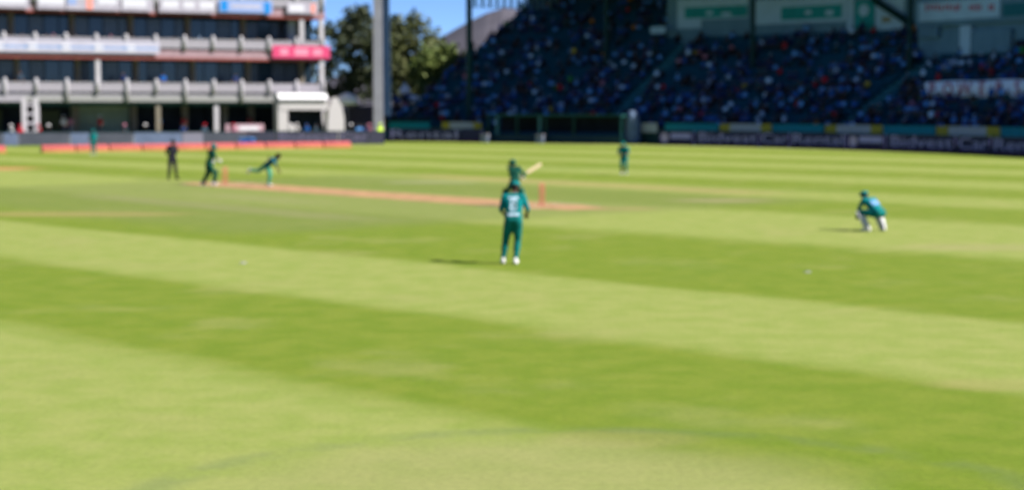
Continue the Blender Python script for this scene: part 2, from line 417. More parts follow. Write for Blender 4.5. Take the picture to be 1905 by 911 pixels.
bm = bmesh.new(); prof = [(.0, 0), (1.75, 0), (1.75, 2.2), (1.55, 3.3), (1.05, 4.2), (.55, 4.0), (.2, 3.0)]
a = [bm.verts.new((cw-.15+x, -.5, z)) for x, z in prof]; b = [bm.verts.new((cw-.15+x, .4, z)) for x, z in prof]
bm.faces.new(a); bm.faces.new(list(reversed(b)))
for i in range(len(prof)): bm.faces.new((a[i], b[i], b[(i+1) % len(prof)], a[(i+1) % len(prof)]))
link('buttress', bm, M_co, cano)
link('back_panel', bx(-cw+.8, cw-.1, .9, 1.0, .0, 3.02), M_int, cano)
# white lattice frame in front of the pavilion
fr = empty('lattice_frame', facade(57, .9), PA); tag(fr, 'white lattice frame of two posts with rungs before the pavilion', 'frame')
for x in (-.55, .45): link('post', bx(x-.2, x+.2, -.08, .08, 0, 4.1), M_white, fr)
for z in (1.1, 1.9, 2.7, 3.5): link('rung', bx(-.349, .249, -.05, .05, z-.13, z+.13), M_bal, fr)
link('crossbar', bx(-3.4, -.56, -.06, .06, 3.75, 4.2), M_bal, fr)

# ------------------------------------------------------------------ boundary boards in front of the pavilion
LB0, LB1 = G(0, 272), G(716, 269)
lbd = (LB1-LB0).normalized(); LBA = math.atan2(lbd.y, lbd.x)
def lbp(px):
    a = (px-W0/2)/FPX
    t = (a*LB0.y-LB0.x)/(lbd.x-a*lbd.y); return LB0+lbd*t
def board(pa, pb, ang, h, m, label, group, text=None, size=.8, logo=False, tm=M_purple, stripe=None, z0=.05, dep=.12):
    mid = (pa+pb)/2; w = (pb-pa).length-.06
    e = empty('boundary_board', mid, ang); tag(e, label, 'advertising board', group)
    link('panel', bx(-w/2, w/2, 0, dep, z0, z0+h), m, e)
    link('foot', bx(-w/2+.1, -w/2+.2, 0, .7, 0, z0-.002), M_steel, e); link('foot', bx(w/2-.2, w/2-.1, 0, .7, 0, z0-.002), M_steel, e)
    link('frame_edge', bx(-w/2-.02, w/2+.02, -.02, dep+.02, z0+h+.002, z0+h+.05), M_steel, e)
    if stripe: link('base_stripe', bx(-w/2, w/2, -.012, -.002, z0, z0+.2), stripe, e)
    if text: lettering(text, size*1.15, tm, e, 0, -.012, z0+h*.56, width=w*.92)
    if logo:
        b = bmesh.new(); bmesh.ops.create_cone(b, cap_ends=True, segments=20, radius1=h*.36, radius2=h*.36, depth=.02)
        bmesh.ops.rotate(b, verts=b.verts, matrix=Matrix.Rotation(math.pi/2, 3, 'X'))
        o = link('emblem_disc', b, mat('lilac_emblem', (.42, .34, .5), .6, .1), e, (-w/2+h*.55, -.015, z0+h*.5))
        link('emblem_bar', bx(-w/2+h*1.1, w/2-.25, -.014, -.002, z0+h*.45, z0+h*.85), M_purple, e)
    return e
GL = 'slate boards before the pavilion'
for i, (a, b, kind) in enumerate(((-75, 8, 0), (8, 36, 1), (36, 132, 0), (132, 170, 1), (170, 250, 0), (250, 340, 1), (340, 380, 2), (380, 458, 0))):
    lab = ('plain slate grey boundary board before the pavilion', 'slate blue boundary board before the pavilion', 'pale lilac-grey boundary board beside the blue cool box')[kind]
    lab = ['plain slate grey boundary board before the gap in the red cushions', 'narrow slate blue boundary board below the white lattice frame', 'plain slate grey boundary board between lattice frame and boundary fielder', 'narrow slate blue boundary board just behind the boundary fielder', 'plain slate grey boundary board between boundary fielder and long blue board', 'long slate blue boundary board behind the umpire', lab, 'plain slate grey boundary board behind the bright blue cool box'][i]
    board(lbp(a), lbp(b), LBA, 1.08, (M_led, M_ledblue, mat('lilac_grey_board', (.2, .19, .25), .5, .1))[kind], lab, GL if kind < 2 else None)
for a, b, t in ((458, 514, None), (514, 630.8, 'Bidvest'), (630.8, 687, 'Car'), (687, 716, None)):
    board(lbp(a), lbp(b), LBA, 1.12, mat('dark_slate_board', (.045, .045, .07), .5, .15), 'dark slate boundary board with faint lilac lettering, %s' % {'Bidvest': 'long word below the canopy', 'Car': 'short word right of the canopy', None: 'no readable word'}[t], 'dark slate boards below the canopy', t, .9, tm=mat('faint_lilac_print', (.12, .11, .18), .6, .2))
# red boundary cushions
CU0, CU1 = G(76, 283.5), G(652, 275)
cd = (CU1-CU0); cl = cd.length; cd.normalize(); CANG = math.atan2(cd.y, cd.x); ncu = 10
cush = None
for k in range(-3, ncu):
    if k in (-1,): continue
    w = cl/ncu-.1
    p = CU0+cd*((k+.5)*cl/ncu)
    o = empty('boundary_cushion', p, CANG); tag(o, 'coral red triangular foam boundary cushion on the grass', 'boundary cushion', 'red boundary cushions')
    if cush is None:
        b = bmesh.new(); pr = [(-.28, .22), (.28, .22), (.06, .52), (-.06, .52)]
        aa = [b.verts.new((-w/2, y, z)) for y, z in pr]; bb = [b.verts.new((w/2, y, z)) for y, z in pr]
        b.faces.new(aa); b.faces.new(bb)
        for i in range(4): b.faces.new((aa[i], bb[i], bb[(i+1) % 4], aa[(i+1) % 4]))
        bmesh.ops.bevel(b, geom=list(b.edges), offset=.03, segments=2, affect='EDGES')
        c1 = link('wedge', b, M_cush, o); c2 = link('skirt', bx(-w/2, w/2, -.31, .31, 0, .218), M_cusho, o); cush = (c1.data, c2.data)
    else: link('wedge', cush[0], M_cush, o); link('skirt', cush[1], M_cusho, o)

# ------------------------------------------------------------------ grandstand (right)
stand = empty('grandstand', pol(R_(35), R0+3)); tag(stand, 'large shaded grandstand with raked terraces curving round the field', 'grandstand')
SI = stand.matrix_basis.inverted()
TH_R = R_(-14); TH_S = theta_of(1246, R0+22)               # right end; where the high block meets the suites
NRL, NRR = 32, 21
def row_r(k): return R0+4.2+.8*k
def row_z(k): return 1.05+.42*k
def row_end(k):                                            # the far end of the terraces is cut back obliquely
    px = 900.
    for _ in range(30):
        th = theta_of(px, row_r(k)); p = pol(th, row_r(k))
        y = HOR-(row_z(k)-CAMZ)/p.y*FPX
        px = .5*px+.5*(762+(200-y)*1.17)
    return theta_of(px, row_r(k))
ENDS = [row_end(k) for k in range(NRL+1)]
def sweep(name, m, r0, r1, z0, z1, ta, tb, parent=stand, r0b=None, nseg=None, kind=None, z2=None, z3=None):
    """a bar bent round the boundary circle: radii r0..r1, heights z0..z1"""
    n = nseg or max(2, int(abs(tb-ta)*r0/3)); b = bmesh.new(); prev = None; fs = []
    for i in range(n+1):
        th = ta+(tb-ta)*i/n
        ri = r0(th) if callable(r0) else r0
        q = [SI @ pol(th, rr, zz) for rr, zz in ((ri, z0), (r1, z0 if z2 is None else z2), (r1, z1 if z3 is None else z3), (ri, z1))]
        vv = [b.verts.new(p) for p in q]
        if prev:
            for j in range(4): b.faces.new((prev[j], vv[j], vv[(j+1) % 4], prev[(j+1) % 4]))
        else: b.faces.new(list(reversed(vv)))
        prev = vv
    b.faces.new(prev)
    o = link(name, b, m, parent)
    if kind: o['kind'] = kind
    return o
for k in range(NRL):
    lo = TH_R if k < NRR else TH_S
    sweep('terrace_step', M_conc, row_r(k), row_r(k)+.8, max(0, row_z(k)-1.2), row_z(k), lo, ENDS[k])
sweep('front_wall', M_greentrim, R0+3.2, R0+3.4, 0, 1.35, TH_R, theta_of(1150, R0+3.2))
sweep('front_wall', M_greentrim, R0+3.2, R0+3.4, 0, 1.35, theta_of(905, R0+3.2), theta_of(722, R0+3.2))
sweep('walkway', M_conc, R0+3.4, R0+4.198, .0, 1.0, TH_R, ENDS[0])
sweep('rear_wall', mat('stand_rear_wall', (.02, .035, .045), .9, .2, .5), row_r(NRL)+.0, row_r(NRL)+.3, 0, 18.2, TH_R, ENDS[-1])
sweep('suite_wall', M_suite, row_r(NRR)+.1, row_r(NRR)+.4, 6.0, 16.5, TH_R, TH_S)
sweep('suite_end_wall', M_suite, row_r(NRR)+.41, row_r(NRL)-.01, 6.0, 16.5, TH_S-.004, TH_S, nseg=2)
TH_F = theta_of(1703, row_r(15))
sweep('suite_block', M_suite, row_r(15)+.02, row_r(NRR)+.09, row_z(14)-.3, 16.2, TH_R, TH_F)
def roof_in(th):
    d = max(0.0, math.cos(th)*SUN.x+math.sin(th)*SUN.y)/SUN.z
    return R0-.5+16.2*d
TH_E = theta_of(868, R0+6)
sweep('roof', M_roof, roof_in, row_r(NRL)+1.5, 16.4, 16.7, TH_R, TH_E, nseg=40, z2=18.2, z3=18.5)
# roof columns and beams
for px, k in ((1125, 14), (1395, 13), (1685, 12), (2010, 12)):
    th = theta_of(px, row_r(k)); b = bmesh.new()
    p = SI @ pol(th, row_r(k)+.2, row_z(k)); q = SI @ pol(th, row_r(k)+.2, 17.1)
    tube(b, [p, q], [.24, .24], 10); link('roof_column', b, M_steel, stand)
th = TH_E-.003; b = bmesh.new(); tube(b, [SI @ pol(th, R0+6.2, 0), SI @ pol(th, R0+6.2, 16.45)], [.3, .3], 10); link('roof_column', b, M_steel, stand)
# louvre blades of the open roof end
M_louv = mat('pale_teal_louvre', (.16, .34, .40), .5, .1)
for i in range(14):
    r = R0+7.2+i*1.8
    b = bmesh.new(); zt = 16.3+(r-R0)*.05; zb = 13.0+(r-R0-7)*.045
    pp = [SI @ pol(TH_E-.004, r, 0), SI @ pol(TH_E-.004, r+.62, 0)]
    d = (SI.to_3x3() @ Vector((-math.sin(TH_E), math.cos(TH_E), 0)))*.05
    vv = [b.verts.new(Vector((p.x, p.y, z))+dd) for dd in (d*0, d) for p, z in ((pp[0], zb), (pp[1], zb), (pp[1], zt), (pp[0], zt))]
    for f in ((0, 1, 2, 3), (7, 6, 5, 4), (0, 4, 5, 1), (1, 5, 6, 2), (2, 6, 7, 3), (3, 7, 4, 0)): b.faces.new([vv[j] for j in f])
    link('louvre_blade', b, M_louv, stand)
b = bmesh.new(); tube(b, [SI @ pol(TH_E-.004, R0+6.2, 13.0), SI @ pol(TH_E-.004, R0+30, 14.0)], [.05, .05], 6); link('louvre_rail', b, M_louv, stand)
# coloured suite panels, emblem, stair and sign on the suite wall
def suite(p0, p1, y0, y1, m, name='suite_panel', off=-.06, parent=stand):
    r = row_r(NRR)+.1 if p0 < 1700 else row_r(15)+.02
    ta, tb = theta_of(p1, r), theta_of(p0, r); pm = pol((ta+tb)/2, r)
    z0 = CAMZ+(HOR-y1)/FPX*pm.y; z1 = CAMZ+(HOR-y0)/FPX*pm.y
    return sweep(name, m, r+off, r-.002, z0, z1, ta, tb, parent, nseg=3)
suite(1258, 1388, 0, 38, M_suitew); suite(1258, 1302, 38.5, 55, M_suitew); suite(1272, 1387, 15, 35, M_suiteg, 'suite_sign', -.1)
suite(1312, 1324, 24, 30, M_suitew, 'sign_print', -.13); suite(1340, 1358, 26, 32, M_suitew, 'sign_print', -.13)
suite(1402, 1570, 0, 45, M_suitew); suite(1450, 1562, 14, 38, M_suiteg, 'suite_sign', -.1); suite(1494, 1506, 22, 30, M_suitew, 'sign_print', -.13); suite(1532, 1546, 22, 31, M_suitew, 'sign_print', -.13)
suite(1571, 1583, 0, 58, M_suitew); suite(1586, 1621, 4, 56, M_suiteg)
suite(1624, 1676, 0, 62, M_suitew); suite(1636, 1652, 34, 44, mat('ochre_mark', (.22, .2, .12), .7), 'sign_print', -.1)
suite(1300, 1386, -30, -2, M_glass, 'suite_window'); suite(1402, 1580, -30, -2, M_glass, 'suite_window'); suite(1630, 1698, -40, -2, M_glass, 'suite_window'); suite(1720, 1990, -50, -8, M_glass, 'suite_window')
e_r = row_r(NRR); th = theta_of(1602, e_r); pm = pol(th, e_r-.04); b = bmesh.new()
bmesh.ops.create_cone(b, cap_ends=True, segments=20, radius1=.55, radius2=.55, depth=.05)
bmesh.ops.rotate(b, verts=b.verts, matrix=Matrix.Rotation(math.pi/2, 3, 'X')); bmesh.ops.rotate(b, verts=b.verts, matrix=Matrix.Rotation(th-math.pi/2, 3, 'Z'))
z = CAMZ+(HOR-22)/FPX*pm.y
link('emblem_disc', b, M_suitew, stand, SI @ Vector((pm.x, pm.y, z)))
r = row_r(NRR)-.35
pa, pb = pol(theta_of(1618, r), r), pol(theta_of(1690, r), r)
pa.z = CAMZ+(HOR-2)/FPX*pa.y; pb.z = CAMZ+(HOR-48)/FPX*pb.y
b = bmesh.new(); tube(b, [SI @ pa, SI @ pb], [.32, .32], 6); link('stair_string', b, M_steel, stand)
suite(1704, 2000, -4, 44, M_suite, 'suite_wall_band', -.5)
suite(1712, 1862, 4, 39, M_suitew, 'sign_board', -.62); suite(1868, 1990, 6, 30, mat('teal_suite', (.01, .12, .15), .6, .1), 'suite_panel', -.62)
for i, x0 in enumerate((1725, 1732, 1738, 1745, 1752, 1760, 1766, 1773, 1780, 1785, 1806, 1812, 1819, 1825, 1842, 1848)):
    suite(x0, x0+3.2, 11+(i*5 % 3), 24-(i*7 % 4), M_dullred, 'sign_print', -.66)
for x0, x1, y0, y1, m in ((1708, 1745, 52, 72, M_suite), (1786, 1806, 50, 106, M_suitew), (1808, 1880, 58, 100, M_suite), (1860, 1880, 68, 86, M_suitew), (1890, 1990, 74, 108, M_int)):
    suite(x0, x1, y0, y1, m, 'suite_panel', -.45)
# teal and yellow boards along the stand's front wall
GT = 'boards on the stand front wall'
def wallboard(p0, p1, kind, r=R0+3.0, z0=1.05, h=.82):
    ta, tb = theta_of(p0, r), theta_of(p1, r); a, b_ = pol(ta, r), pol(tb, r)
    mid = (a+b_)/2; w = (a-b_).length-.04; ang = (ta+tb)/2-math.pi/2
    e = empty('wall_board', mid, ang)
    lab = {'t': 'plain teal board on the grandstand front wall', 'y': 'yellow-ended cream board on the grandstand front wall', 'c': 'small cream board on the grandstand front wall beside the pale pillar', 'd': 'yellow-framed cream board beside the players dugout'}[kind]
    tag(e, lab, 'advertising board', GT if kind in 'ty' else None)
    m = M_teal if kind == 't' else M_cream
    link('panel', bx(-w/2, w/2, 0, .08, z0, z0+h), m, e); link('bracket', bx(-w/2, w/2, .081, .2, z0+.1, z0+.3), M_steel, e)
    if kind in 'yd':
        link('end_panel', bx(-w/2-.004, -w/2+w*.2, -.012, -.002, z0, z0+h), M_yel, e); link('end_panel', bx(w/2-w*.2, w/2+.004, -.012, -.002, z0, z0+h), M_yel, e)
    return e
for p0, p1, k in ((724, 800, 't'), (822, 896, 'd'), (1192, 1222, 'c'), (1236, 1336, 't'), (1338, 1434, 'y'), (1436, 1531, 't'), (1534, 1640, 'y'), (1642, 1738, 't'), (1740, 1858, 'y'), (1860, 1975, 't'), (1977, 2090, 'y')):
    wallboard(p0, p1, k)
# dark lettered boards round the boundary
seq = [(1224, 1290, None, 'logo'), (1294, 1411, 'Bidvest', 0), (1413, 1467, 'Car', 0), (1470, 1573, 'Rental', 0), (1575, 1645, None, 'logo'), (1650, 1775, 'Bidvest', 0), (1779, 1840, 'Car', 0), (1844, 1955, 'Rental', 0), (1958, 2040, None, 'logo'),
       (722, 857, 'Rental', 0), (858, 898, None, 0)]
GD = 'lettered navy boards round the boundary'
M_pst = mat('plum_stripe', (.055, .02, .05), .6, .2, 2)
for p0, p1, t, lg in seq:
    ta, tb = theta_of(p0, R0), theta_of(p1, R0); a, b_ = pol(ta, R0), pol(tb, R0)
    lab = {'Bidvest': 'navy board with seven-letter lilac word', 'Car': 'navy board with three-letter lilac word', 'Rental': 'navy board with six-letter lilac word' + (' beside the dugout' if p0 < 900 else ''), None: 'navy board with round lilac emblem' if lg else 'blank navy board beside the players dugout'}[t]
    if p0 > 1000: lab += ' beside the pale pillar' if p0 < 1230 else ', in the run beside the dugout end' if p0 < 1574 else ' parting the two lettered runs' if p0 < 1600 else ', below the red-lettered cloth' if p0 < 1950 else ' past the red-lettered cloth'
    board(a, b_, (ta+tb)/2-math.pi/2, 1.2, M_navy, lab, GD if p0 > 1000 else None, t, 1.0, bool(lg), stripe=M_pst)

# players' dugout in the shade
DR = R0+.4
ta, tb = theta_of(902, DR), theta_of(1152, DR); dug = empty('players_dugout', pol((ta+tb)/2, DR), (ta+tb)/2-math.pi/2)
tag(dug, 'long dark green players dugout with posts below the grandstand', 'dugout')
dw = (pol(ta, DR)-pol(tb, DR)).length
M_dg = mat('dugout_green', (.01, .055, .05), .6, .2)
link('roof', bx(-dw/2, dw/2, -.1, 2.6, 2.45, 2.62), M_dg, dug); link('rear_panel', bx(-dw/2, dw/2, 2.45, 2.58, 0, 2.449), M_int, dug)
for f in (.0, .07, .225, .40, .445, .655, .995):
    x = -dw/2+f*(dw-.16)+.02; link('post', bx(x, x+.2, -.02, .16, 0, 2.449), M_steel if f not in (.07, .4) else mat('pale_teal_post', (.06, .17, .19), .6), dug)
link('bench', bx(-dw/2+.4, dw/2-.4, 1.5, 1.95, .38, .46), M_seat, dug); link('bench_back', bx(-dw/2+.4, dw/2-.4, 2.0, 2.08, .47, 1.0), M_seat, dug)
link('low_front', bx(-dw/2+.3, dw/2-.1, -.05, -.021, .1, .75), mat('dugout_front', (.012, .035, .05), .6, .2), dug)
for f in (.02, .44):
    p = pol((ta+tb)/2, DR); c, s = math.cos(dug.rotation_euler.z), math.sin(dug.rotation_euler.z); x = -dw/2+f*dw
    b = bx(-.4, .4, -.28, .28, 0, .7, bevel=.05)
    o = empty('cool_box', (p.x+c*x+s*.7, p.y+s*x-c*.7, 0), dug.rotation_euler.z); tag(o, 'pale cool box standing before the dugout, %s' % ('at its end' if f < .1 else 'by its middle post'), 'cool box')
    link('body', b, mat('pale_box', (.16, .19, .26), .6), o); link('lid', bx(-.42, .42, -.3, .3, .705, .82, bevel=.03), M_bal, o)
# tall pale column behind the square fielder
p = pol(theta_of(1177, R0+2.3), R0+2.3); o = empty('covered_pillar', p, R_(20)); tag(o, 'tall pale blue-grey fabric-wrapped pillar beside the dugout', 'pillar')
M_wrap = mat('pale_blue_wrap', (.12, .17, .26), .8, .15, 2)
b = bmesh.new(); lathe(b, [(.68, .0), (.68, .5), (.66, 1.4), (.62, 2.2), (.5, 2.75), (.3, 2.95), (.05, 3.0)], 14); link('wrap', b, M_wrap, o, smooth=True)
b = bmesh.new(); lathe(b, [(.7, 0), (.7, .08), (.67, .1)], 14); link('base', b, M_steel, o)

# ------------------------------------------------------------------ behind the ground: mast, trees, bank, tents, hill
mp = G(712, 268); mp = Vector(((706-W0/2)/FPX*153.5, 153.5, 0))
mast = empty('floodlight_mast', mp); tag(mast, 'tall pale concrete floodlight mast standing between the trees', 'mast')
M_mast = mat('mast_concrete', (.27, .265, .30), .8, .1, 1); M_mblue = mat('mast_dark_blue', (.02, .042, .085), .7, .1, 1)
b = bmesh.new(); v = box(b, -.50, .40, -.45, .45, 0, 34)
for i in (4, 5, 6, 7): v[i].co.x *= .75; v[i].co.y *= .75
link('shaft', b, M_mast, mast)
b = bmesh.new(); v = box(b, .41, 1.12, -.20, .45, 2.5, 33)
for i in (4, 7): v[i].co.x -= .12
for i in (5, 6): v[i].co.x -= .3
link('blue_side_box', b, M_mblue, mast)  # separate dark blue box along the right side of the pale shaft
hd = link('lamp_head', bx(-3, 3, -.3, .3, 34.01, 37.5), M_steel, mast)
for i in range(5):
    for j in range(3): link('lamp', bx(-2.8+i*1.15, -1.85+i*1.15, -.5, -.31, 34.2+j*1.1, 35.1+j*1.1), M_suitew, hd)

def leaf_mat(name, a, b_):
    m = bpy.data.materials.new(name); m.use_nodes = True; nt = m.node_tree; n = nt.nodes; bs = n['Principled BSDF']
    g = n.new('ShaderNodeNewGeometry'); rp = n.new('ShaderNodeValToRGB')
    rp.color_ramp.elements[0].color = a+(1,); rp.color_ramp.elements[1].color = b_+(1,)
    nt.links.new(g.outputs['Random Per Island'], rp.inputs[0]); nt.links.new(rp.outputs[0], bs.inputs['Base Color'])
    bs.inputs['Roughness'].default_value = .6; bs.inputs['Specular IOR Level'].default_value = .2
    return m
LM1 = leaf_mat('olive_leaf', (.045, .060, .020), (.115, .122, .042)); LM2 = leaf_mat('bright_leaf', (.050, .080, .018), (.125, .155, .036)); LM3 = leaf_mat('dark_leaf', (.018, .030, .018), (.060, .070, .028))
M_bark = mat('bark', (.05, .035, .025), .9, .3, 3, bump=.5, bscale=8)
def tree(px, Y, lobes, lm, label, n=3400, trunk_h=4.0, leaf=.30):
    base = Vector(((px-W0/2)/FPX*Y, Y, 0)); t = empty('tree', base); tag(t, label, 'tree', None)
    P = []; Q = []
    tot = sum(l[3]*l[4] for l in lobes)
    verts, faces = [], []; i = 0
    b = bmesh.new(); tube(b, [(0, 0, 0), (.1, .05, trunk_h*.5), (0, 0, trunk_h)], [.42, .34, .28], 8)
    for (lx, ly, lz, rx, rz) in lobes:
        tube(b, [(0, 0, trunk_h*.8), ((lx)*.5, ly*.5, (trunk_h+lz)/2), (lx, ly, lz)], [.22, .13, .05], 6)
    link('trunk', b, M_bark, t)
    for (lx, ly, lz, rx, rz) in lobes:
        k = int(n*rx*rz/tot); nc = max(8, k//26)
        cs = rng.normal(size=(nc, 3)); cs /= np.linalg.norm(cs, axis=1)[:, None]; cs *= (rng.uniform(.45, 1, nc)**.6)[:, None]
        cs = cs*np.array([rx, rx, rz])+np.array([lx, ly, lz])
        pts = cs[rng.integers(0, nc, k)]+rng.normal(size=(k, 3))*np.array([.42, .42, .34])
        a = rng.normal(size=(k, 3)); a /= np.linalg.norm(a, axis=1)[:, None]; c = rng.normal(size=(k, 3)); c -= a*(a*c).sum(1)[:, None]; c /= np.linalg.norm(c, axis=1)[:, None]
        sz = rng.uniform(.6, 1.35, k)[:, None]*leaf
        q = np.stack([pts-a*sz, pts+c*sz*.55, pts+a*sz, pts-c*sz*.55], 1).reshape(-1, 3)
        verts.append(q); faces.append(np.arange(k*4).reshape(-1, 4)+i); i += k*4
    me = bpy.data.meshes.new('crown'); me.from_pydata(np.concatenate(verts).tolist(), [], np.concatenate(faces).tolist())
    link('crown', me, lm, t)
    return t
def lob(x, y, z, rx, rz): return (x, y, z, rx, rz)
tree(650, 190, [lob(-2, 0, 10.5, 2.8, 3.0), lob(1.6, .5, 12.2, 2.6, 2.6), lob(3.4, 0, 8.4, 2.2, 3.0), lob(-1.4, -1, 6.0, 2.6, 1.8), lob(-4.2, 0, 7.0, 2.4, 3), lob(.8, 0, 13.6, 1.6, 1.2)], LM3, 'dark olive broadleaf tree between pavilion and floodlight mast', 5200)
tree(757, 186, [lob(-1.6, 0, 11.2, 2.4, 2.6), lob(1.2, .4, 10.6, 2.6, 2.8), lob(-1.2, -.4, 7.6, 2.6, 2.2), lob(2.2, 0, 7.0, 2.4, 2.4), lob(.1, 0, 12.8, 1.5, 1.2), lob(0, 0, 5.0, 2.8, 1.6)], LM1, 'olive brown broadleaf tree right of the floodlight mast', 5600)
tree(822, 180, [lob(-1.2, 0, 7.8, 2.2, 2.3), lob(1.2, 0, 7.4, 2.0, 2.3), lob(0, 0, 5.2, 2.4, 1.8), lob(.2, 0, 9.4, 1.2, .9)], LM2, 'brighter green rounded tree beside the grandstand end', 4200, 3.0)
tree(700, 205, [lob(-2, 0, 11, 3, 3), lob(2, 0, 11.5, 3, 3), lob(0, 0, 7, 3.6, 3)], LM3, 'dark tree directly behind the floodlight mast', 4200)

# earth bank behind the boards
b = bmesh.new(); nx, ny = 22, 10; gv = []
for j in range(ny+1):
    row = []
    for i in range(nx+1):
        px = 615+(800-615)*i/nx; Y = 157+30*j/ny
        h = 3.4*min(1, max(0, (Y-158)/9))*min(1, max(0, (px-615)/25))*min(1, max(0, (800-px)/20))
        row.append(b.verts.new(((px-W0/2)/FPX*Y, Y, h+.02+(random.uniform(-.08, .08) if h > .1 else 0))))
    gv.append(row)
for j in range(ny):
    for i in range(nx): b.faces.new((gv[j][i], gv[j][i+1], gv[j+1][i+1], gv[j+1][i]))
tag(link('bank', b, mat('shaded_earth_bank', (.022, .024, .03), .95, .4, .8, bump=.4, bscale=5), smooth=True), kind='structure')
def bank_z(Y): return 3.4*min(1, max(0, (Y-158)/9))+.02
# white tents on the bank
M_tent = mat('tent_canvas', (.82, .81, .82), .8, .08, 1)
def gazebo(px, Y, w, h, label, pk):
    z = bank_z(Y); e = empty('gazebo', ((px-W0/2)/FPX*Y, Y, z), R_(14)); tag(e, label, 'tent', None)
    b = bmesh.new(); c = [b.verts.new((x*w/2, y*w/2, h)) for x, y in ((-1, -1), (1, -1), (1, 1), (-1, 1))]; c2 = [b.verts.new((x*w*.12, y*w*.12, h+pk*.6)) for x, y in ((-1, -1), (1, -1), (1, 1), (-1, 1))]; t = b.verts.new((0, 0, h+pk))
    for i in range(4):
        b.faces.new((c[i], c[(i+1) % 4], c2[(i+1) % 4], c2[i])); b.faces.new((c2[i], c2[(i+1) % 4], t))
    b.faces.new(list(reversed(c))); link('canopy', b, M_tent, e)
    for i, (x, y, x2, y2) in enumerate(((-1, -1, 1, -1), (-1, 1, 1, 1))): link('valance', bx(-w/2, w/2, y*w/2-.02, y*w/2+.02, h-.35, h-.002), M_tent, e)
    for x in (-1, 1):
        for y in (-1, 1): link('leg', bx(x*(w/2-.08)-.04, x*(w/2-.08)+.04, y*(w/2-.1)-.04, y*(w/2-.1)+.04, -.1, h-.36), M_bal, e)
gazebo(768, 168, 2.6, .75, 'low white peaked gazebo on the bank beside the grandstand end', .45)
gazebo(754, 173, 1.0, 1.7, 'narrow white peaked gazebo on the bank behind the low one', .9)
# parasol and shed between pavilion and mast
pz = ((647-W0/2)/FPX*158, 158, 0); e = empty('parasol', pz); tag(e, 'closed white parasol dome between pavilion and mast', 'parasol')
b = bmesh.new(); lathe(b, [(.03, 4.7), (.25, 4.65), (.85, 4.35), (1.05, 3.9), (1.0, 3.6), (.9, 3.55)][::-1], 16); link('canopy', b, M_tent, e, smooth=True)
b = bmesh.new(); tube(b, [(0, 0, 0), (0, 0, 3.6)], [.05, .05], 8); link('pole', b, M_bal, e); link('base', bx(-.4, .4, -.4, .4, 0, .12), M_led, e)
sh = empty('shed', ((683-W0/2)/FPX*160, 160, 0), R_(8)); tag(sh, 'low grey shed with sloping roof at the mast foot', 'shed')
link('wall', bx(-1.9, 1.6, -1, 1, 0, 3.2), mat('shed_wall', (.05, .04, .06), .8, .2), sh)
b = bmesh.new(); v = box(b, -2.1, 1.8, -1.2, 1.2, 3.21, 3.4)
for i in (1, 2, 5, 6): v[i].co.z += .7
link('roof', b, mat('shed_roof', (.13, .12, .15), .7, .15), sh)
# dark hedge along the foot of the bank
def hedge(p0, p1, Y, h, label):
    x0, x1 = (p0-W0/2)/FPX*Y, (p1-W0/2)/FPX*Y; e = empty('hedge', ((x0+x1)/2, Y, 0)); tag(e, label, 'hedge')
    n = 2600; w = x1-x0; pts = np.stack([rng.uniform(-w/2, w/2, n), rng.uniform(-.7, .7, n), rng.uniform(.1, 1, n)**.7*h*(1-.12*rng.random(n))], 1)
    a = rng.normal(size=(n, 3)); a /= np.linalg.norm(a, axis=1)[:, None]; c = np.cross(a, rng.normal(size=(n, 3))); c /= np.linalg.norm(c, axis=1)[:, None]
    q = np.stack([pts-a*.16, pts+c*.09, pts+a*.16, pts-c*.09], 1).reshape(-1, 3)
    me = bpy.data.meshes.new('foliage'); me.from_pydata(q.tolist(), [], np.arange(n*4).reshape(-1, 4).tolist()); link('foliage', me, LM3, e)
    b = bmesh.new()
    for i in range(6): x = -w/2+w*(i+.5)/6; tube(b, [(x, 0, 0), (x+.1, .1, h*.7)], [.06, .03], 6)
    link('stems', b, M_bark, e)
hedge(716, 800, 158.5, 2.2, 'dark clipped hedge at the foot of the bank')
# far hill
b = bmesh.new(); HY = 1500; prof = [(300, 190), (600, 150), (760, 106), (830, 66), (870, 44), (905, 27), (935, 18), (962, 20), (1000, 30), (1080, 46), (1250, 70), (1600, 120), (2100, 190)]
rowsv = []
for j, (dy, f) in enumerate(((-420, 0.0), (-260, .38), (-110, .74), (0, 1.0), (200, .8), (500, 0))):
    rw = []
    for i in range(90):
        t = i/89*(len(prof)-1); k = min(int(t), len(prof)-2); u = t-k; u = u*u*(3-2*u)*.3+u*.7
        px = prof[k][0]*(1-u)+prof[k+1][0]*u; py = prof[k][1]*(1-u)+prof[k+1][1]*u
        h = (HOR-py)/FPX*HY+CAMZ
        rw.append(b.verts.new(((px-W0/2)/FPX*HY, HY+dy, h*f+(random.uniform(-.5, .5) if 0 < f < 1 else 0))))
    rowsv.append(rw)
for r1, r2 in zip(rowsv, rowsv[1:]):
    for i in range(89): b.faces.new((r1[i], r1[i+1], r2[i+1], r2[i]))
tag(link('hill', b, mat('far_hill_rock', (.075, .070, .085), .95, .15, .02), smooth=True), kind='structure')

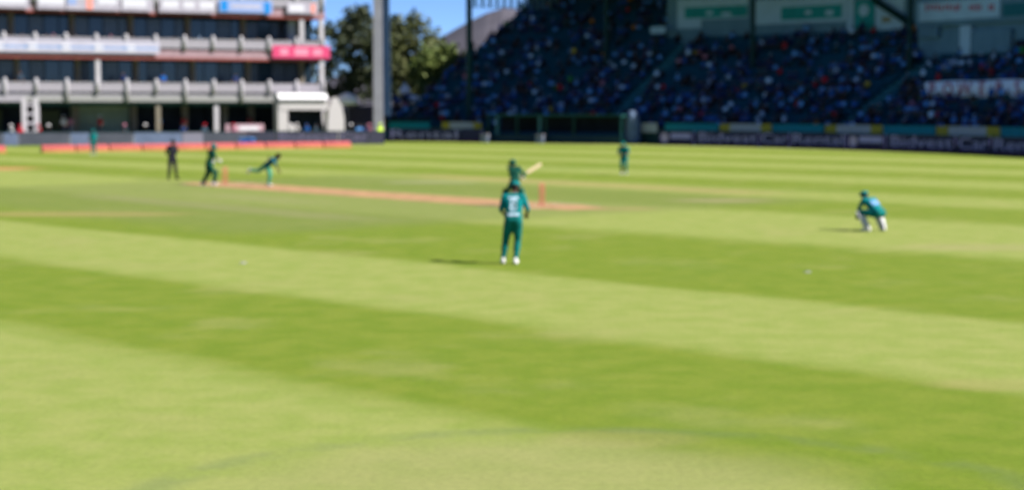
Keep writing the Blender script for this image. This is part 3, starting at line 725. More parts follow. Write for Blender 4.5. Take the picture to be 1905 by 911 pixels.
# ------------------------------------------------------------------ figures
_ico = bmesh.new(); bmesh.ops.create_icosphere(_ico, subdivisions=2, radius=1); ICO = [v.co.copy() for v in _ico.verts]; _ico.free()
def V(*a): return Vector(a)
class Fig:
    """a figure from tapered volumes that are fused into one continuous skin"""
    def __init__(s): s.pr = []
    def cap(s, a, ra, b, rb, t): s.pr.append((Vector(a), ra, Vector(b), rb, t, None)); return s
    def ell(s, c, rx, ry, rz, t): s.pr.append((Vector(c), rx, Vector(c), rx, t, (rx, ry, rz))); return s
    def build(s, name, mats, voxel=.018, fingers=(), smooth_it=6, ratio=None):
        bm = bmesh.new()
        for a, ra, b, rb, t, e in s.pr:
            q = bmesh.new()
            if e:
                for c in ICO: q.verts.new(a+Vector((c.x*e[0], c.y*e[1], c.z*e[2])))
            else:
                for c in ICO: q.verts.new(a+c*ra)
                for c in ICO: q.verts.new(b+c*rb)
            r = bmesh.ops.convex_hull(q, input=q.verts)
            dl = [x for x in q.verts if not x.link_faces]; bmesh.ops.delete(q, geom=dl, context='VERTS')
            me = bpy.data.meshes.new('q'); q.to_mesh(me); q.free(); bm.from_mesh(me); bpy.data.meshes.remove(me)
        me = bpy.data.meshes.new(name); bm.to_mesh(me); bm.free()
        o = bpy.data.objects.new(name, me); C.objects.link(o)
        md = o.modifiers.new('r', 'REMESH'); md.mode = 'VOXEL'; md.voxel_size = voxel
        sm = o.modifiers.new('s', 'SMOOTH'); sm.factor = .5; sm.iterations = smooth_it
        if ratio: dm = o.modifiers.new('d', 'DECIMATE'); dm.ratio = ratio
        dg = bpy.context.evaluated_depsgraph_get(); me2 = bpy.data.meshes.new_from_object(o.evaluated_get(dg)); bpy.data.objects.remove(o); bpy.data.meshes.remove(me)
        n = len(me2.polygons); cen = np.empty(n*3); me2.polygons.foreach_get('center', cen); cen = cen.reshape(-1, 3)
        best = np.full(n, 1e9); idx = np.zeros(n, dtype=np.int32)
        for a, ra, b, rb, t, e in s.pr:
            if e:
                d = np.linalg.norm((cen-np.array(a))/np.array(e), axis=1); d = (d-1)*min(e)
            else:
                ab = np.array(b-a); L2 = ab@ab+1e-9; u = np.clip(((cen-np.array(a))@ab)/L2, 0, 1)
                d = np.linalg.norm(cen-np.array(a)-u[:, None]*ab, axis=1)-(ra+(rb-ra)*u)
            f = d < best; best[f] = d[f]; idx[f] = t
        me2.materials.clear()
        for m in mats: me2.materials.append(m)
        me2.polygons.foreach_set('material_index', idx)
        if fingers:
            bm = bmesh.new(); bm.from_mesh(me2)
            for pts, rads, t in fingers: tube(bm, pts, rads, 6, t)
            bm.to_mesh(me2); bm.free()
        me2.shade_smooth(); me2.name = name
        return me2
# material slots of a player: 0 shirt, 1 trousers, 2 skin, 3 shoe, 4 hair/cap, 5 pad/glove, 6 panel
def hand(fg, fingers, wr, dirv, side, t, curl=.6):
    """palm continuing the forearm, four bent fingers and a thumb off its side"""
    d = dirv.normalized(); up = Vector((0, 0, 1)) if abs(d.z) < .9 else Vector((0, 1, 0))
    w = d.cross(up).normalized(); nrm = w.cross(d).normalized()
    fg.cap(wr+d*.02, .030, wr+d*.075, .034, t)
    for i, (o, l) in enumerate(((-.030, .062), (-.010, .075), (.010, .070), (.030, .055))):
        b0 = wr+d*.085+w*o; b1 = b0+d*l*.55-nrm*l*.15*curl; b2 = b1+(d*(1-curl)-nrm*curl).normalized()*l*.55
        fingers.append(([b0, b1, b2], [.0095, .0088, .007], t))
    b0 = wr+d*.03+w*.03*side; b1 = b0+(w*side*.7+d*.7)*.04; b2 = b1+(d*.9-nrm*.3)*.035
    fingers.append(([b0, b1, b2], [.0115, .0105, .008], t))
def head(fg, c, yaw=0.0, pitch=0.0, t_skin=2, t_hair=4, hair=True):
    Rm = Matrix.Rotation(yaw, 3, 'Z') @ Matrix.Rotation(pitch, 3, 'X')
    q = lambda x, y, z: c+Rm @ Vector((x, y, z))
    fg.cap(q(0, -.008, .025), .088, q(0, .012, .018), .082, t_skin); fg.cap(q(0, .015, -.04), .062, q(0, .045, -.085), .036, t_skin)
    fg.cap(q(0, .088, .005), .012, q(0, .108, -.022), .015, t_skin)           # nose
    for s in (-1, 1): fg.cap(q(s*.082, -.005, .012), .014, q(s*.086, -.008, -.025), .012, t_skin)   # ears
    if hair: fg.cap(q(0, -.03, .05), .082, q(0, -.045, -.01), .066, t_hair)
    return Rm
def face_parts(o, c, Rm, mouth=True):
    q = lambda x, y, z: c+Rm @ Vector((x, y, z))
    b = bmesh.new()
    for s in (-1, 1): bmesh.ops.create_icosphere(b, subdivisions=1, radius=.011, matrix=Matrix.Translation(q(s*.032, .086, .018)))
    link('eyes', b, M_eye, o)
    b = bmesh.new(); tube(b, [q(-.024, .079, -.055), q(0, .086, -.058), q(.024, .079, -.055)], [.004, .006, .004], 6); link('mouth', b, mat('lips', (.16, .06, .05), .5), o)
def capobj(o, c, Rm, m, kind='cap'):
    b = bmesh.new()
    if kind == 'helmet':
        lathe(b, [(.125, -.05), (.128, .02), (.118, .075), (.08, .122), (.03, .140), (.005, .142)], 16); tube(b, [(-.09, .1, -.01), (0, .165, -.02), (.09, .1, -.01)], [.02, .03, .02], 6)
    elif kind == 'hat':
        lathe(b, [(.20, .035), (.195, .05), (.112, .06), (.108, .10), (.09, .125), (.01, .13)], 16)
    else:
        lathe(b, [(.105, .035), (.108, .06), (.095, .10), (.06, .125), (.01, .132)], 16); tube(b, [(0, .06, .045), (0, .12, .042), (0, .175, .03)], [.075, .075, .05], 8)
        for v in b.verts:
            if v.co.y > .11: v.co.z = .038+(v.co.z-.038)*.25
    for v in b.verts: v.co = c+Rm @ v.co
    nm = {'helmet': 'helmet', 'hat': 'hat', 'cap': 'cap'}[kind]
    h = link(nm, b, m, o, smooth=True)
    if kind == 'helmet':
        b = bmesh.new()
        for z in (-.085, -.055, -.025): tube(b, [c+Rm @ Vector((-.1, .06, z)), c+Rm @ Vector((0, .15, z)), c+Rm @ Vector((.1, .06, z))], [.005]*3, 5)
        link('grille', b, M_black, h)
    return h
def body(pose, mats, skin=2, sleeve='short', pads=False, glove=None):
    fg = Fig(); F = []
    p = {k: Vector(v) for k, v in pose.items() if isinstance(v, tuple)}
    pel, che, nck, hd_ = p['pel'], p['che'], p['nck'], p['hd']
    ax = (p['shR']-p['shL']).normalized(); hx = (p['hipR']-p['hipL']).normalized()
    fg.cap(pel-hx*.075, .112, pel+hx*.075, .112, 1)
    mid = pel.lerp(che, .42)
    fg.cap(mid-ax*.06, .105, mid+ax*.06, .105, 0); fg.cap(pel.lerp(che, .15)-hx*.075, .112, mid+ax*.06, .108, 0); fg.cap(pel.lerp(che, .15)+hx*.075, .112, mid-ax*.06, .108, 0)
    fg.cap(che-ax*.085, .118, che+ax*.085, .118, 0); fg.cap(mid-ax*.06, .108, che-ax*.085, .118, 0); fg.cap(mid+ax*.06, .108, che+ax*.085, .118, 0)
    top = che.lerp(nck, .55); fg.cap(p['shL'], .068, top, .085, 0); fg.cap(p['shR'], .068, top, .085, 0); fg.cap(che, .12, top, .09, 0)
    fg.cap(top, .065, nck, .056, 2); fg.cap(nck, .056, hd_+V(0, -.01, -.04), .055, 2)
    Rm = head(fg, hd_, pose.get('yaw', 0), pose.get('pitch', 0))
    for S, sg in (('L', -1), ('R', 1)):
        sh, el, wr = p['sh'+S], p['el'+S], p['wr'+S]
        fg.cap(sh, .066, el, .050, 0); fg.cap(el, .046, wr, .031, 0 if sleeve == 'long' else 2)
        dv = (wr-el).normalized()+V(0, .1, -.05)
        if glove: fg.cap(wr-dv*.04, .046, wr+dv*.04, .054, 5)
        hand(fg, F, wr, dv, -sg, 5 if glove else 2, pose.get('curl', .6))
        hp, kn, an = p['hip'+S], p['kn'+S], p['an'+S]
        fg.cap(hp, .108, hp.lerp(kn, .5), .096, 1); fg.cap(hp.lerp(kn, .5), .096, kn, .076, 1); fg.cap(kn, .076, kn.lerp(an, .45), .074, 1); fg.cap(kn.lerp(an, .4), .066, kn.lerp(an, .86), .056, 1)
        td = Vector(pose.get('toe'+S, (0, 1, 0))).normalized()
        fg.cap(an+V(0, 0, .02)-td*.02, .046, an+V(0, 0, -.035)-td*.045, .048, 3); fg.cap(an+V(0, 0, -.035)-td*.045, .048, an+td*.15+V(0, 0, -.04 if td.z > -.3 else 0), .046, 3)
    me = fg.build('person', mats, fingers=F)
    return me, hd_, Rm, p
def person(pose, loc, rotz, mats, label, headgear=('cap', None), **kw):
    me, hc, Rm, p = body(pose, mats, **kw)
    zmin = min(v.co.z for v in me.vertices); me.transform(Matrix.Translation((0, 0, -zmin)))
    o = link('person', me, mats, None, loc, rotz); tag(o, label, 'person')
    hc = hc+V(0, 0, -zmin); face_parts(o, hc, Rm)
    if headgear[1]: capobj(o, hc, Rm, headgear[1], headgear[0])
    o['_z'] = -zmin
    return o, p, -zmin
def pad(o, kn, an, m, fwd, up=.16):
    """ribbed leg guard on the front of a shin"""
    b = bmesh.new(); fwd = Vector(fwd).normalized(); d = (kn-an).normalized(); side = d.cross(fwd).normalized()
    top = kn+d*up; bot = an+V(0, 0, -.02)
    for i in range(5):
        s = (i-2)*.045; f = fwd*(.075-.011*abs(i-2)**1.4)
        tube(b, [bot+side*s*.8+f*.8, an.lerp(kn, .5)+side*s+f, kn+side*s*1.1+f*1.15, top+side*s+f*1.15], [.026, .031, .034, .028], 6)
    link('leg_pad', b, m, o, smooth=True)
def back_print(o, z0, z1, spec, m):
    """lettering pressed onto the back of a shirt"""
    dg = bpy.context.evaluated_depsgraph_get(); bv = BVHTree.FromPolygons([v.co for v in o.data.vertices], [list(p.vertices) for p in o.data.polygons])
    for s, size, cx, cz, tl in spec:
        if s is None:
            b = bmesh.new(); bmesh.ops.create_grid(b, x_segments=10, y_segments=3, size=.5)
            for v in b.verts: v.co = V(v.co.x*size[0], v.co.y*size[1], 0)
            me = bpy.data.meshes.new('print'); b.to_mesh(me); b.free()
        else:
            me = text_mesh(s, size, 0).copy(); b = bmesh.new(); b.from_mesh(me); bmesh.ops.triangulate(b, faces=b.faces); bmesh.ops.subdivide_edges(b, edges=b.edges, cuts=2, use_grid_fill=True); b.to_mesh(me); b.free()
        for v in me.vertices:
            x, z = cx+v.co.x, cz+v.co.y
            h = bv.ray_cast(V(x, -2, z), V(0, 1, 0))
            v.co = (h[0]+V(0, -.006, 0)) if h[0] else V(x, .0, z)
        me.materials.clear(); link('shirt_print', me, m, o)
# --- fielder seen from behind, walking in
KIT = [M_jersey, M_green, M_skin2, M_shoe, M_hair, M_pad, M_jblue]
pose = dict(pel=(0, 0, .90), che=(.0, .13, 1.24), nck=(0, .20, 1.43), hd=(.02, .27, 1.54), pitch=-.35, shL=(-.19, .15, 1.36), shR=(.19, .15, 1.36), elL=(-.26, .12, 1.10), wrL=(-.20, .34, 1.00), elR=(.29, .10, 1.11), wrR=(.26, .30, 1.00),
            hipL=(-.09, 0, .86), hipR=(.09, 0, .86), knL=(-.16, .10, .48), anL=(-.21, .04, .09), knR=(.08, .08, .48), anR=(.05, -.06, .09), toeL=(-.15, 1, 0), toeR=(.1, 1, 0))
o, p, dz = person(pose, G(955, 491), R_(-3), KIT, 'fielder in teal kit with white numbered back, leaning forward, back turned', ('cap', M_jersey))
back_print(o, 0, 0, [('8', .33, .0, 1.19+dz, 0), (None, (.20, .035), 0, 1.345+dz, 0), (None, (.22, .05), 0, 1.02+dz, 0)], M_print)
# --- striker with raised bat
BK = [M_green2, M_green2, M_skin2, M_pad, M_hair, M_pad, M_green]
pose = dict(pel=(.02, -.02, .84), che=(.0, .10, 1.20), nck=(0.0, .17, 1.38), hd=(-.03, .22, 1.49), yaw=1.2, pitch=-.15, shL=(-.17, .18, 1.33), shR=(.17, .06, 1.34), elL=(.04, .40, 1.10), wrL=(.30, .34, 1.00), elR=(.36, .12, 1.06), wrR=(.36, .32, 1.07),
            hipL=(-.09, 0, .80), hipR=(.09, 0, .80), knL=(-.26, .14, .45), anL=(-.30, .05, .09), knR=(.24, .14, .45), anR=(.26, .02, .09), toeL=(-.5, 1, 0), toeR=(.4, 1, 0), curl=.9)
o, p, dz = person(pose, G(957, 383.5), R_(8), BK, 'striking batsman in dark green kit and helmet lifting a bat', ('helmet', M_green2), glove=True, sleeve='long')
o.scale = (.93, .93, .93)
bat = empty('cricket_bat', (0, 0, 0)); tag(bat, 'pale willow cricket bat raised behind the striking batsman', 'bat')
def make_bat(e):
    b = bmesh.new(); box(b, -.054, .054, -.018, .012, .30, .86); bmesh.ops.bevel(b, geom=list(b.edges), offset=.01, segments=2, affect='EDGES'); link('blade', b, M_bat, e)
    b = bmesh.new(); tube(b, [(0, 0, 0), (0, 0, .29)], [.017, .017], 8); link('grip', b, M_jblue, e)
make_bat(bat)
hw = o.matrix_basis @ ((p['wrL']+p['wrR'])/2+V(.02, .05, dz+.02))
bat.location = hw; dv = Vector((.80, .18, .50)); bat.rotation_euler = dv.to_track_quat('Z', 'Y').to_euler()
bat.rotation_mode = 'QUATERNION'; zz = dv.normalized(); yy = (V(.25, -1, .1)-zz*zz.dot(V(.25, -1, .1))).normalized(); bat.rotation_quaternion = Matrix((yy.cross(zz), yy, zz)).transposed().to_quaternion()
bat.location = hw-dv.normalized()*.14
for S in 'LR': pad(o, p['kn'+S]+V(0, 0, dz), p['an'+S]+V(0, 0, dz), M_green2 if S == 'L' else M_green, (-.3 if S == 'L' else .3, 1, 0))
# --- wicketkeeper crouching
KK = [M_jersey, M_green, M_skin2, M_shoe, M_hair, mat('keeper_glove', (.02, .05, .06), .7), M_jblue]
pose = dict(pel=(0, -.16, .48), che=(0, .16, .72), nck=(0, .32, .84), hd=(0, .41, .90), pitch=-.2, shL=(-.19, .24, .80), shR=(.19, .24, .80), elL=(-.23, .36, .58), wrL=(-.13, .50, .40), elR=(.22, .38, .56), wrR=(.06, .52, .40),
            hipL=(-.09, -.12, .46), hipR=(.09, -.12, .46), knL=(-.27, .26, .50), anL=(-.24, .02, .09), knR=(.30, .22, .50), anR=(.26, -.04, .09), toeL=(-.35, 1, 0), toeR=(.35, 1, 0), curl=.4)
kp = G(1628, 430); ang = math.atan2(PS.x-kp.x, kp.y-PS.y)
o, p, dz = person(pose, kp, R_(32), KK, 'wicketkeeper in teal kit and white pads crouching behind the stumps', ('cap', M_jersey), glove=True)
for S in 'LR': pad(o, p['kn'+S]+V(0, 0, dz), p['an'+S]+V(0, 0, dz), M_pad, (-.35 if S == 'L' else .35, 1, 0), -.12); 
for S in 'LR':
    a, k = p['an'+S]+V(0, 0, dz), p['kn'+S]+V(0, 0, dz); b = bmesh.new(); tube(b, [a+V(0, -.01, .03), a.lerp(k, .5), a.lerp(k, .75)], [.062, .08, .084], 10, cap=False); link('pad_strap', b, M_pad, o, smooth=True)
b = bmesh.new(); bmesh.ops.create_grid(b, x_segments=6, y_segments=6, size=.5); bv = BVHTree.FromPolygons([v.co for v in o.data.vertices], [list(q.vertices) for q in o.data.polygons])
for v in b.verts:
    h = bv.ray_cast(V(v.co.x*.26, -1.2+.26+v.co.y*.0, 1.7+v.co.y*.26), V(0, .70, -.71)); v.co = h[0]+V(0, -.005, .006) if h[0] else V(0, 0, .6)
link('shirt_print', b, mat('pale_blue_print', (.12, .24, .42), .7, .05), o)
# --- fielder on the far side of the pitch
pose = dict(pel=(0, 0, .86), che=(0, .10, 1.18), nck=(0, .18, 1.36), hd=(0, .25, 1.46), pitch=-.2, shL=(-.19, .14, 1.30), shR=(.19, .14, 1.30), elL=(-.26, .22, 1.04), wrL=(-.14, .42, .98), elR=(.26, .22, 1.04), wrR=(.12, .42, .98),
            hipL=(-.09, 0, .82), hipR=(.09, 0, .82), knL=(-.11, .12, .47), anL=(-.12, .02, .09), knR=(.11, .12, .47), anR=(.10, .0, .09), toeL=(-.2, 1, 0), toeR=(.2, 1, 0))
person(pose, G(1161, 325), R_(165), KIT, 'fielder in dark teal kit standing before the pale pillar, facing the pitch', ('cap', M_green))
# --- bowler following through
BOW = [mat('blue_teal_jersey', (.008, .085, .125), .75, .15, 9), mat('bright_teal_trousers', (.03, .22, .15), .8, .15, 9), M_skin2, M_shoe, M_hair, M_pad, M_jblue]
pose = dict(pel=(0, 0, .84), che=(0, .30, 1.06), nck=(0, .46, 1.16), hd=(0, .57, 1.22), pitch=.1, shL=(-.19, .40, 1.12), shR=(.19, .42, 1.10), elL=(-.28, .22, .98), wrL=(-.24, .04, 1.12), elR=(.16, .58, .88), wrR=(.04, .62, .66),
            hipL=(-.09, 0, .82), hipR=(.09, 0, .82), knL=(-.05, .14, .46), anL=(-.03, .06, .09), knR=(.10, -.34, .62), anR=(.10, -.76, .66), toeL=(0, 1, 0), toeR=(0, -.5, -.85))
bp = G(496, 346)
person(pose, bp, math.atan2(PD.y, PD.x)-math.pi/2+R_(25), BOW, 'bowler in blue teal shirt following through with one leg raised behind', ('cap', M_hair))
# --- non-striking batsman backing up
NK = [M_green2, M_green2, M_skin2, M_pad, M_hair, M_pad, M_lime]
pose = dict(pel=(0, 0, .90), che=(.02, .10, 1.26), nck=(.02, .16, 1.44), hd=(.03, .21, 1.56), yaw=-.3, shL=(-.18, .10, 1.39), shR=(.20, .14, 1.39), elL=(-.30, .12, 1.14), wrL=(-.26, .30, .98), elR=(.30, .16, 1.14), wrR=(.26, .36, 1.02),
            hipL=(-.09, 0, .86), hipR=(.09, 0, .86), knL=(-.18, .02, .48), anL=(-.32, -.16, .10), knR=(.12, .20, .48), anR=(.16, .12, .09), toeL=(-.2, 1, -.2), toeR=(.1, 1, 0), curl=.9)
nb = G(389, 345)
o, p, dz = person(pose, nb, R_(-55), NK, 'non-striking batsman in dark green kit with white pads and lime trim', ('helmet', M_green), glove=True)
for S in 'LR': pad(o, p['kn'+S]+V(0, 0, dz), p['an'+S]+V(0, 0, dz), M_green2, (0, 1, 0))
b = bmesh.new(); bv = BVHTree.FromPolygons([v.co for v in o.data.vertices], [list(q.vertices) for q in o.data.polygons])
bmesh.ops.create_grid(b, x_segments=6, y_segments=6, size=.5)
for v in b.verts:
    h = bv.ray_cast(V(.03+v.co.x*.2, -2, 1.16+dz+v.co.y*.22), V(0, 1, 0)); v.co = h[0]+V(0, -.008, 0) if h[0] else V(0, 0, 1)
link('shirt_panel', b, M_lime, o)
bat2 = empty('cricket_bat', (0, 0, 0)); tag(bat2, 'cricket bat held low by the non-striking batsman', 'bat'); make_bat(bat2)
hw = o.matrix_basis @ (p['wrL']+V(0, .06, dz-.02)); dv = Vector((-.35, -.2, -.75)); bat2.rotation_euler = dv.to_track_quat('Z', 'Y').to_euler(); bat2.location = hw-dv.normalized()*.12
# --- umpire
UK = [M_black, M_black, M_skin, mat('black_shoe', (.02, .02, .02), .5), M_hair, M_pad, M_black]
pose = dict(pel=(0, 0, .95), che=(0, .04, 1.34), nck=(0, .06, 1.53), hd=(0, .10, 1.65), pitch=-.1, shL=(-.20, .03, 1.46), shR=(.20, .03, 1.46), elL=(-.28, -.05, 1.2), wrL=(-.10, -.16, 1.08), elR=(.28, -.05, 1.2), wrR=(.10, -.17, 1.08),
            hipL=(-.10, 0, .91), hipR=(.10, 0, .91), knL=(-.15, .03, .5), anL=(-.20, 0, .09), knR=(.15, .03, .5), anR=(.20, 0, .09), toeL=(-.25, 1, 0), toeR=(.25, 1, 0))
person(pose, G(321, 334), math.atan2(PD.y, PD.x)-math.pi/2, UK, 'umpire in black clothes and hat standing behind the bowling wicket', ('hat', M_black), sleeve='long')
# --- boundary fielder
pose = dict(pel=(0, 0, .93), che=(0, .06, 1.30), nck=(0, .10, 1.49), hd=(0, .14, 1.60), shL=(-.19, .06, 1.42), shR=(.19, .06, 1.42), elL=(-.26, .0, 1.16), wrL=(-.24, .16, .94), elR=(.26, .0, 1.16), wrR=(.24, .16, .94),
            hipL=(-.09, 0, .89), hipR=(.09, 0, .89), knL=(-.11, .05, .48), anL=(-.12, 0, .09), knR=(.11, .05, .48), anR=(.12, 0, .09), toeL=(-.2, 1, 0), toeR=(.2, 1, 0))
person(pose, G(174, 289), R_(200), KIT, 'fielder in teal kit standing before the red boundary cushions', ('cap', M_jersey))

# ------------------------------------------------------------------ wickets and markers
def wicket(p, label):
    e = empty('stumps', p, PANG); tag(e, label, 'stumps')
    me = None
    for s in (-1, 0, 1):
        if me is None:
            b = bmesh.new(); lathe(b, [(.010, -.05), (.019, .0), (.019, .69), (.017, .705), (.008, .711)], 10); st = link('stump', b, M_coral, e, smooth=True); me = st.data
        else: st = link('stump', me, M_coral, e)
        st.location = (0, s*.095, 0)
    for s in (-.5, .5):
        b = bmesh.new(); y = s*.095; tube(b, [(0, y-.05, .718), (0, y-.02, .72), (0, y+.02, .72), (0, y+.05, .718)], [.006, .009, .009, .006], 8); link('bail', b, M_coral, e)
wicket(PS, 'coral red stumps beside the striking batsman'); wicket(PB, 'coral red stumps beside the bowler and non-striking batsman')
for px, py, lab in ((452, 489, 'small white field marker disc on the pale mown stripe'), (1502, 506, 'small white field marker disc on the dark mown stripe behind the keeper')):
    e = empty('field_marker', G(px, py)); tag(e, lab, 'field marker')
    b = bmesh.new(); lathe(b, [(.075, .0), (.075, .006), (.05, .012), (.028, .014)], 16); link('disc', b, M_bal, e, smooth=True)
    b = bmesh.new(); lathe(b, [(.026, .0145), (.024, .02), (.01, .022)], 10); link('hub', b, M_bal, e)

# ------------------------------------------------------------------ spectators
def seated(arms=0, lean=0.0):
    fg = Fig(); y = lean
    fg.cap((-.09, .02, .50), .115, (.09, .02, .50), .115, 1)
    fg.cap((-.07, .02, .60), .115, (-.09, y, .88), .115, 0); fg.cap((.07, .02, .60), .115, (.09, y, .88), .115, 0); fg.cap((-.17, y, .95), .068, (.17, y, .95), .068, 0)
    fg.cap((0, y, .95), .06, (0, y-.03, 1.08), .055, 2); fg.cap((0, y-.03, 1.18), .092, (0, y-.06, 1.12), .07, 2); fg.cap((0, y-.01, 1.215), .095, (0, y+.03, 1.15), .07, 3); fg.cap((0, y-.10, 1.19), .05, (0, y-.15, 1.185), .03, 3)
    for s in (-1, 1):
        fg.cap((s*.10, .0, .50), .095, (s*.14, -.42, .50), .072, 1); fg.cap((s*.14, -.42, .48), .068, (s*.14, -.40, .10), .05, 1); fg.cap((s*.14, -.38, .055), .045, (s*.15, -.54, .05), .04, 3)
        if arms == 1 and s == 1: fg.cap((s*.20, y, .95), .06, (s*.30, y-.12, 1.16), .045, 0); fg.cap((s*.30, y-.12, 1.16), .042, (s*.22, y-.18, 1.40), .032, 2); fg.cap((s*.22, y-.18, 1.40), .035, (s*.20, y-.20, 1.52), .03, 2)
        elif arms == 2: fg.cap((s*.20, y, .93), .062, (s*.24, y-.22, .72), .046, 0); fg.cap((s*.24, y-.22, .72), .042, (s*.06, y-.34, .86), .033, 2); fg.cap((s*.06, y-.34, .86), .036, (s*.02, y-.36, .92), .03, 2)
        else: fg.cap((s*.20, y, .93), .062, (s*.25, y-.04, .68), .046, 0); fg.cap((s*.25, y-.04, .68), .042, (s*.15, -.30, .60), .033, 2); fg.cap((s*.15, -.30, .60), .036, (s*.13, -.38, .59), .03, 2)
    return fg
def standing(arms=0):
    fg = Fig()
    fg.cap((-.07, 0, .95), .115, (.07, 0, .95), .115, 1)
    for s in (-1, 1): fg.cap((s*.07, 0, 1.05), .112, (s*.09, 0, 1.32), .118, 0)
    fg.cap((-.18, 0, 1.42), .068, (.18, 0, 1.42), .068, 0); fg.cap((0, 0, 1.42), .06, (0, -.02, 1.54), .055, 2)
    fg.cap((0, -.02, 1.64), .092, (0, -.05, 1.58), .07, 2); fg.cap((0, 0, 1.675), .097, (0, .04, 1.61), .07, 3); fg.cap((0, -.10, 1.66), .05, (0, -.16, 1.65), .03, 3)
    for s in (-1, 1):
        fg.cap((s*.09, 0, .92), .10, (s*.11, -.02, .5), .07, 1); fg.cap((s*.11, -.02, .5), .068, (s*.12, .02, .1), .05, 1); fg.cap((s*.12, .02, .05), .045, (s*.14, -.13, .045), .04, 3)
        if arms: fg.cap((s*.21, 0, 1.41), .06, (s*.28, -.14, 1.2), .046, 0); fg.cap((s*.28, -.14, 1.2), .042, (s*.10, -.30, 1.28), .032, 2)
        else: fg.cap((s*.21, 0, 1.41), .06, (s*.27, 0, 1.14), .046, 0); fg.cap((s*.27, 0, 1.14), .042, (s*.25, -.10, .90), .032, 2); fg.cap((s*.25, -.10, .9), .036, (s*.24, -.14, .82), .03, 2)
    return fg
M_trs = mat('spectator_trousers', (.014, .018, .03), .85, .3)
BASE = [M_jblue, M_trs, M_skin, M_hair]
TPL = [f.build('person', BASE, voxel=.04, smooth_it=2, ratio=.6) for f in (seated(0), seated(1), seated(2, -.12), seated(0, .06), standing(0), standing(1))]
SH = {'navy': (.004, .022, .09), 'blue': (.006, .08, .30), 'pale blue': (.08, .26, .58), 'white': (.34, .50, .70), 'teal': (.004, .045, .06), 'black': (.004, .006, .010), 'grey': (.03, .055, .085), 'red': (.30, .012, .025), 'green': (.012, .16, .04), 'orange': (.36, .14, .012), 'pink': (.36, .14, .20), 'yellow': (.36, .28, .03)}
SM = {k: mat('shirt_'+k.replace(' ', '_'), v, .85, .2, 8) for k, v in SH.items()}
HATS = [M_hair, M_hair, M_hair, SM['navy'], SM['white'], SM['blue'], SM['teal'], M_black]
def spect(loc, rot, tpl, shirt, hat, label, group, sk=M_skin):
    o = bpy.data.objects.new('person', TPL[tpl]); C.objects.link(o); o.location = loc; o.rotation_euler = (0, 0, rot)
    for i, m in ((0, shirt), (2, sk), (3, hat)):
        o.material_slots[i].link = 'OBJECT'; o.material_slots[i].material = m
    tag(o, label, 'person', group); return o
def brim_hat(o, m, z=1.70):
    if 'me' not in BRIM:
        b = bmesh.new(); lathe(b, [(.23, -.01), (.225, .012), (.125, .03), (.118, .09), (.09, .12), (.01, .128)], 16)
        BRIM['me'] = bpy.data.meshes.new('hat'); b.to_mesh(BRIM['me']); b.free(); BRIM['me'].shade_smooth(); BRIM['me'].materials.append(m)
    h = bpy.data.objects.new('hat', BRIM['me']); C.objects.link(h); h.parent = o; h.location = (0, -.01, z)
    h.material_slots[0].link = 'OBJECT'; h.material_slots[0].material = m
BRIM = {}
# aisles: stairs through the terraces
aisles = [theta_of(px, row_r(0)) for px in (1118, 1548, 1990)]
AW = .0075
for th in aisles:
    for k in range(NRL):
        if th > ENDS[k] or (k >= NRR and th < TH_S) or (k >= 14 and th < TH_F+.01): continue
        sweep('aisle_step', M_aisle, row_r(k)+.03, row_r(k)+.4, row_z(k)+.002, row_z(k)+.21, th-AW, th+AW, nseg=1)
seats, spots = [], []
for k in range(NRL):
    lo = max(TH_R, theta_of(1960, row_r(k))) if k < NRR else TH_S+.004
    r = row_r(k)+.5; st = .56/r; th = lo+st
    while th < ENDS[k]-st*.6:
        if k >= 15 and th < TH_F+.004: th += st; continue
        if all(abs(th-a) > AW+.004 for a in aisles):
            seats.append((th, r, row_z(k)))
            p_occ = (.50 if k < 9 else .38 if k < 18 else .34)
            n = math.sin(th*61+k*.7)*math.sin(th*23-k*.31)
            if random.random() < p_occ+.22*n: spots.append((th+random.uniform(-.1, .1)*st, r, row_z(k), k))
        th += st
# seats: too many to tell apart, one part
b = bmesh.new(); box(b, -.22, .22, -.20, .22, .40, .45); box(b, -.22, .22, .20, .26, .44, .82); box(b, -.03, .03, .02, .12, .0, .40)
sv = np.array([v.co[:] for v in b.verts]); b.verts.index_update(); sf = np.array([[v.index for v in f.verts] for f in b.faces]); b.free()
vv, ff = [], []
for i, (th, r, z) in enumerate(seats):
    c, s = math.cos(th-math.pi/2), math.sin(th-math.pi/2); p = SI @ pol(th, r, z)
    q = sv.copy(); q[:, 0], q[:, 1] = sv[:, 0]*c-sv[:, 1]*s, sv[:, 0]*s+sv[:, 1]*c; vv.append(q+np.array(p)); ff.append(sf+i*len(sv))
me = bpy.data.meshes.new('seats'); me.from_pydata(np.concatenate(vv).tolist(), [], np.concatenate(ff).tolist()); so_ = link('seats', me, M_seat, stand); so_['kind'] = 'stuff'
names = list(SH); wts = [22, 20, 12, 6, 12, 18, 6, 2.6, .7, .6, 1.2, .3]
spots.sort(key=lambda t: pol(t[0], t[1]).length)
vis = []
for t in spots:
    p = pol(t[0], t[1], t[2]); px = W0/2+p.x/p.y*FPX
    if 700 < px < 1925: vis.append(t)
GV = {}
def tdat(m):
    if m.name not in GV:
        v = np.empty(len(m.vertices)*3); m.vertices.foreach_get('co', v)
        tri = [list(p.vertices) for p in m.polygons]; GV[m.name] = (v.reshape(-1, 3), tri, [p.material_index for p in m.polygons])
    return GV[m.name]
def pick():
    c = random.choices(names, wts)[0]; t = random.choices([0, 1, 2, 3, 4], [40, 5, 22, 25, 7])[0]
    return c, t, random.choice(HATS), random.choice([M_skin, M_skin2, M_skin])
rest = []
